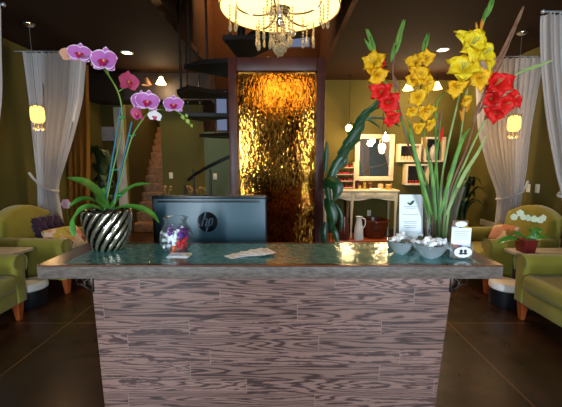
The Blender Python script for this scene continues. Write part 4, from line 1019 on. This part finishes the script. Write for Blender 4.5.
# jars on the vanity
def jarthing(label, x, y, r, h, mat, lid=None, name='cosmetic_jar', z=vh):
    t = T(name, label, 'jar', (x, y, z), 'jars on the vanity', local=True)
    MB().lathe([(.001, 0), (r * .9, 0), (r, .008), (r, h * .8), (r * .85, h * .88), (.001, h * .88)], (0, 0, 0), 16).build('body', mat, t)
    MB().lathe([(r * .9, h * .88), (r * .9, h), (.001, h)], (0, 0, 0), 16).build('lid', lid or 'gold', t)
for lab, x, r, h, m_, l_ in (('dark bottle by the right side of the polish rack', 1.43, .028, .16, 'darkb', 'cap'), ('small tan jar beside the dark bottle', 1.47, .035, .07, 'tan', 'gold'), ('tall gold bottle in front of the mirror left side', 1.56, .03, .12, 'gold', 'tan'), ('amber bottle in front of the mirror middle', 1.66, .034, .12, 'brown', 'gold'), ('dark small jar in front of the mirror middle', 1.74, .03, .06, 'dvase', 'cap'),
                             ('peach jar right of the mirror middle', 1.85, .05, .10, 'peach', 'tan'), ('wide gold tin at the right end of the vanity', 2.0, .062, .09, 'gold', 'peach'), ('slim dark bottle at the right end of the vanity', 2.075, .02, .11, 'dvase', 'gold')):
    jarthing(lab, x, 6.16 + .04 * math.sin(x * 40), r, h, m_, l_)
tw = MB().box((1.62, 5.97, vh), (1.82, 6.07, vh + .025), bev=.01).build('folded_towel', 'white', org=(1.72, 6.02, vh), label='small folded white towel at the vanity front edge', cat='towel')
# vases and bowl below
def pot(name, label, cat, prof, x, y, mat, z=.05):
    t = T(name, label, cat, (x, y, z), local=True)
    MB().lathe(prof, (0, 0, 0), 32).build('body', mat, t); return t
v1 = P(342.5, 230, 5.95); v2 = P(357, 230, 5.95); v3 = P(375.5, 230, 5.95)
pot('floor_vase', 'tall dark brown glazed vase under the vanity table', 'vase', [(.001, 0), (.085, 0), (.095, .02), (.09, .2), (.07, .36), (.062, .42), (.054, .42), (.062, .3), (.001, .28)], v1.x, 5.82, 'dvase')
pt_ = pot('floor_vase', 'tall white glazed pitcher under the vanity table', 'vase', [(.001, 0), (.085, 0), (.09, .02), (.075, .2), (.045, .36), (.05, .40), (.06, .42), (.052, .42), (.04, .36), (.001, .3)], v2.x, 5.82, 'wvase')
MB().tube(spline([(.055, 0, .39), (.11, 0, .36), (.11, 0, .26), (.07, 0, .2)], 5), .01, 8).build('handle', 'wvase', pt_)
bw = pot('foot_basin', 'wide brown glazed basin under the vanity table', 'basin', [(.001, 0), (.17, 0), (.19, .02), (.235, .18), (.25, .29), (.262, .30), (.262, .33), (.24, .33), (.22, .2), (.16, .04), (.001, .03)], v3.x, 6.04, 'brown')
MB().lathe([(.243, .215), (.252, .215), (.253, .235), (.246, .235)], (0, 0, 0), 32).build('rim_band', 'brown', bw)
# display cubes
def cube_shelf(label, px0, py0, px1, py1, rot):
    a, b_ = P(px0, py0, 6.25), P(px1, py1, 6.25); cx, cz = (a.x + b_.x) / 2, (a.z + b_.z) / 2; w, h = (b_.x - a.x) / 2, (a.z - b_.z) / 2; th = .035
    t = T('display_cube', label, 'shelf', (cx, 6.4, cz), 'display cubes on the back wall'); m = Matrix.Translation(V((cx, 0, cz))) @ Matrix.Rotation(rot, 4, 'Y')
    for lo, hi in (((-w, 6.22, -h), (w, 6.399, -h + th)), ((-w, 6.22, h - th), (w, 6.399, h)), ((-w, 6.22, -h + th), (-w + th, 6.399, h - th)), ((w - th, 6.22, -h + th), (w, 6.399, h - th))): MB().box(lo, hi, mat=m).build('panel', 'creamw', t)
    MB().box((-w + th, 6.385, -h + th), (w - th, 6.399, h - th), mat=m).build('back_panel', 'dark', t)
    return cx, cz, w, h, th
s1_ = cube_shelf('cream display cube right of the mirror, holding a row of small jars', 399, 144, 420, 162, 0)
for k in range(5): jarthing('small pale jar in the display cube right of the mirror', s1_[0] - .12 + .06 * k, 6.27, .025, .075, 'peach', 'tan', z=s1_[1] - s1_[3] + s1_[4] + .001)
s2_ = cube_shelf('cream display cube behind the gladiolus stems, holding a round gourd', 425, 137, 444, 162, 0)
gz = s2_[1] - s2_[3] + s2_[4]
MB().lathe([(.001, 0), (.05, 0), (.11, .06), (.125, .14), (.1, .22), (.04, .27), (.02, .30), (.001, .30)], (s2_[0], 6.3, gz), 24, fn=lambda r, z, t: min(r, .075) if False else r * .62).build('round_vase', 'gourd', org=(s2_[0], 6.3, gz), label='round grey vase in the display cube behind the stems', cat='vase')
s3_ = cube_shelf('lower cream display cube behind the vase, holding small red jars', 406, 164, 428, 185, -.0)
for k in range(5): jarthing('small red jar in the lower display cube', s3_[0] - .13 + .065 * k, 6.27, .026, .05, 'redb', 'gold', z=s3_[1] - s3_[3] + s3_[4] + .001)
# ------------------------------------------------------------------ wall plates
def plate(label, px, py, wallname, outlet=False):
    if wallname == 'back': p = P(px, py, YB - .001); ex = (.036, .006, .058)
    else:
        d = ray(px, py); k = (XW - .001) / d.x; p = CAM + d * k; ex = (.006, .036, .058)
    lo = [p[i] - ex[i] for i in range(3)]; hi = [p[i] + ex[i] for i in range(3)]
    if wallname == 'back': hi[1] = YB - .0005
    else: hi[0] = XW - .0005
    t = T('power_outlet' if outlet else 'light_switch', label, 'outlet' if outlet else 'switch', p)
    MB().box(lo, hi, bev=.003).build('cover_plate', 'plate', t)
    m_ = MB()
    for dz in ((-.022, .022) if outlet else (0,)):
        hz = .012 if outlet else .024
        if wallname == 'back': m_.box((p.x - .013, lo[1] - .003, p.z + dz - hz), (p.x + .013, lo[1] + .001, p.z + dz + hz), bev=.002)
        else: m_.box((lo[0] - .003, p.y - .013, p.z + dz - hz), (lo[0] + .001, p.y + .013, p.z + dz + hz), bev=.002)
    m_.build('socket' if outlet else 'toggle', 'cream', t)
plate('white light switch on the olive wall right of the stone steps', 171, 175.5, 'back')
plate('white light switch on the sage wall left of the water wall', 215, 176.5, 'back')
plate('left of the two white switches above the far right armchair', 528.5, 188, 'right')
plate('right of the two white switches above the far right armchair', 537.5, 188.5, 'right')
plate('white power outlet low on the right wall behind the orchid', 558, 243, 'right', True)
plate('white power outlet on the wall under the vanity table', 369, 213, 'back', True)
# ------------------------------------------------------------------ epiphyllum stem plant beside the water wall
EY = 3.05; ep = V((P(331, 300, EY).x, EY + .05, 0))
et = T('leafy_plant', 'tall dark green leafy plant arching up beside the water wall', 'plant', ep)
MB().lathe([(.001, 0), (.10, 0), (.12, .02), (.15, .26), (.155, .30), (.14, .30), (.13, .26), (.001, .25)], ep, 28).build('pot', 'dvase', et)
MB().lathe([(.001, .262), (.132, .262)], ep, 20).build('soil', 'soil', et)
EP = lambda px, py, dy=0: P(px, py, EY + dy)
root_ = ep + V((0, 0, .26))
MB().tube(spline([root_, EP(329, 230), EP(327, 200), EP(329, 172), EP(343, 148), EP(356, 124), EP(372, 108), EP(385, 98)], 6), .006, 7).build('stem', 'cactus', et)
MB().tube(spline([root_, EP(333, 235, .05), EP(332, 205, .05), EP(328, 180, .04)], 6), .006, 7).build('stem', 'stem', et)
MB().tube(spline([EP(352, 128), EP(365, 120), EP(380, 118), EP(394, 122)], 6), .005, 6).build('stem', 'cactus', et)
for pts, wd, lob in (
    ([(327, 192), (333, 172), (343, 156), (352, 142)], [.03, .075, .085, .06, .03], 3), ([(325, 172), (326, 155), (327, 142)], [.02, .035, .012], 0),
    ([(340, 156), (350, 142), (358, 128), (363, 118)], [.05, .085, .09, .075, .04], 3), ([(344, 147), (352, 143), (361, 140)], [.03, .045, .004], 0),
    ([(355, 128), (362, 118), (370, 109)], [.04, .06, .055, .03], 2), ([(367, 112), (376, 106), (384, 98), (388, 94)], [.03, .05, .045, .01], 2),
    ([(336, 168), (343, 164), (347, 156)], [.02, .05, .01], 0), ([(360, 122), (371, 118), (383, 119)], [.008, .018, .004], 0), ([(380, 118), (391, 121), (400, 127)], [.01, .03, .004], 0), ([(366, 119), (374, 123), (380, 128)], [.008, .016, .004], 0),
    ([(328, 178, -.05), (335, 184, -.09), (337, 192, -.1), (333, 201, -.09)], [.03, .09, .095, .06, .008], 0), ([(326, 178, -.03), (327, 188, -.06), (329, 202, -.06)], [.02, .06, .05, .01], 0),
    ([(326, 198, -.02), (330, 208, -.05), (333, 220, -.06), (331, 229, -.05)], [.03, .085, .085, .05, .008], 0), ([(331, 225, -.02), (335, 233, -.05), (338, 245, -.06)], [.03, .05, .045, .008], 0),
    ([(326, 222, -.02), (324, 234, -.04), (326, 248, -.04)], [.03, .06, .055, .01], 0), ([(336, 205, .0), (341, 216, -.02), (341, 232, -.02)], [.015, .03, .03, .006], 0)):
    leaf(MB(), [EP(*p) for p in pts], [q * (.72 if pts[0][1] < 176 else .62) for q in wd], V((0.15, -1, .25)).normalized(), .22, lobes=lob, nn=8).build('leaf', 'cactus', et, sharp=180)
# dark potted plants in the back corners, dried flowers
def bush(name, label, base, ph, top, spread, n, mat, pr, seed, lw=.06):
    rnd = random.Random(seed); t = T(name, label, 'plant', base)
    MB().lathe([(.001, 0), (pr * .8, 0), (pr, ph), (pr * .9, ph), (.001, ph * .9)], base, 20).build('pot', 'dvase', t)
    b = V(base) + V((0, 0, ph * .9))
    for k in range(n):
        a = rnd.uniform(0, 2 * PI); r = spread * rnd.uniform(.35, 1); h = (top - b.z) * rnd.uniform(.35, 1); d = V((math.cos(a), math.sin(a), 0))
        leaf(MB(), [b + d * pr * .3, b + d * r * .35 + V((0, 0, h * .7)), b + d * r * .8 + V((0, 0, h)), b + d * r * 1.2 + V((0, 0, h * .85))], [.004, lw * .5, lw, .004], V((0, 0, 1)), .25, nn=3).build('leaf', mat, t, sharp=180)
    return t
bp_ = P(103, 160, 5.95); bush('potted_plant', 'dark bushy potted plant in the back left corner', (bp_.x + .06, 5.8, 0), .4, 1.75, .2, 34, 'dplant', .17, 4, .09)
bp_ = P(464, 180, 5.4); bush('potted_plant', 'dark bushy potted plant in the back right corner', (bp_.x, 5.4, 0), .4, 1.35, .3, 30, 'dplant', .16, 8, .07)
dz_ = P(182, 195, 5.2)
cs = T('console_table', 'low dark console behind the monitor carrying dried flowers', 'table', (dz_.x, 5.25, 0))
MB().box((dz_.x - .4, 5.05, .72), (dz_.x + .42, 5.45, .76), bev=.005).build('tabletop', 'walnut', cs)
for x in (-.37, .35):
    for y in (5.08, 5.38): MB().box((dz_.x + x, y, 0), (dz_.x + x + .04, y + .04, .72)).build('leg', 'walnut', cs)
for k, px in enumerate((166, 192, 201)):
    x = P(px, 195, 5.25).x; rnd = random.Random(k)
    t = T('dried_bouquet', ('dried flowers by the left end of the console', 'dried flowers in the middle of the console', 'dried flowers by the right end of the console')[k], 'flowers', (x, 5.25, .76), 'dried flowers behind the monitor')
    MB().lathe([(.001, 0), (.05, 0), (.06, .05), (.045, .1), (.038, .1), (.001, .08)], (x, 5.25, .76), 16).build('pot', 'tan', t)
    for q in range(9):
        e = V((x + rnd.uniform(-.07, .07), 5.25 + rnd.uniform(-.06, .06), .76 + rnd.uniform(.17, .3))); MB().tube([(x, 5.25, .85), e], .003, 5).build('stem', 'dry', t); MB().sphere(e, rnd.uniform(.016, .026), 6).build('bloom', 'dry', t)
pf = P(66, 204, 4.6); fo = V((pf.x, 4.6, 0)); ft = T('potted_flower', 'single pale pink bloom in a pot behind the far left armchair', 'flower', fo)
MB().lathe([(.001, 0), (.1, 0), (.13, .25), (.12, .25), (.001, .22)], fo, 20).build('pot', 'dvase', ft)
MB().tube([fo + V((0, 0, .22)), fo + V((.02, 0, .6)), pf], .006, 6).build('stem', 'stem', ft)
mb = MB()
for k in range(6):
    t = k * PI / 3; petal(mb, pf, V((.2, -1, .3)).normalized(), V((math.cos(t), .1, math.sin(t))), .075, .04, .3)
mb.build('bloom', 'oedge', ft, sharp=180)
for s_ in (-1, 1): leaf(MB(), [fo + V((0, 0, .25)), fo + V((.08 * s_, 0, .5)), fo + V((.2 * s_, -.05, .62))], [.01, .05, .004], V((0, -.3, 1)), .3).build('leaf', 'dplant', ft, sharp=180)
# grey notice panel at the back left corner
g0, g1 = P(98, 127, YB), P(116, 141, YB)
MB().box((g0.x, YB - .03, g1.z), (min(g1.x, AX0 - .17), YB - .001, g0.z), bev=.004).build('wall_panel', 'metalgrey', org=(g0.x, YB, g1.z), label='plain grey panel on the wall above the back left plant', cat='panel')
# ------------------------------------------------------------------ world + render look
wd_ = bpy.data.worlds.new('world'); bpy.context.scene.world = wd_; wd_.use_nodes = True
bg = wd_.node_tree.nodes['Background']; bg.inputs[0].default_value = (.75, .85, 1, 1); bg.inputs[1].default_value = .6
vs_ = bpy.context.scene.view_settings
vs_.view_transform = 'Standard'; vs_.look = 'None'; vs_.gamma = 1; vs_.use_curve_mapping = False; vs_.exposure = 0.5
cy = bpy.context.scene.cycles
cy.max_bounces = 8; cy.transparent_max_bounces = 16; cy.sample_clamp_indirect = 4; cy.use_denoising = True
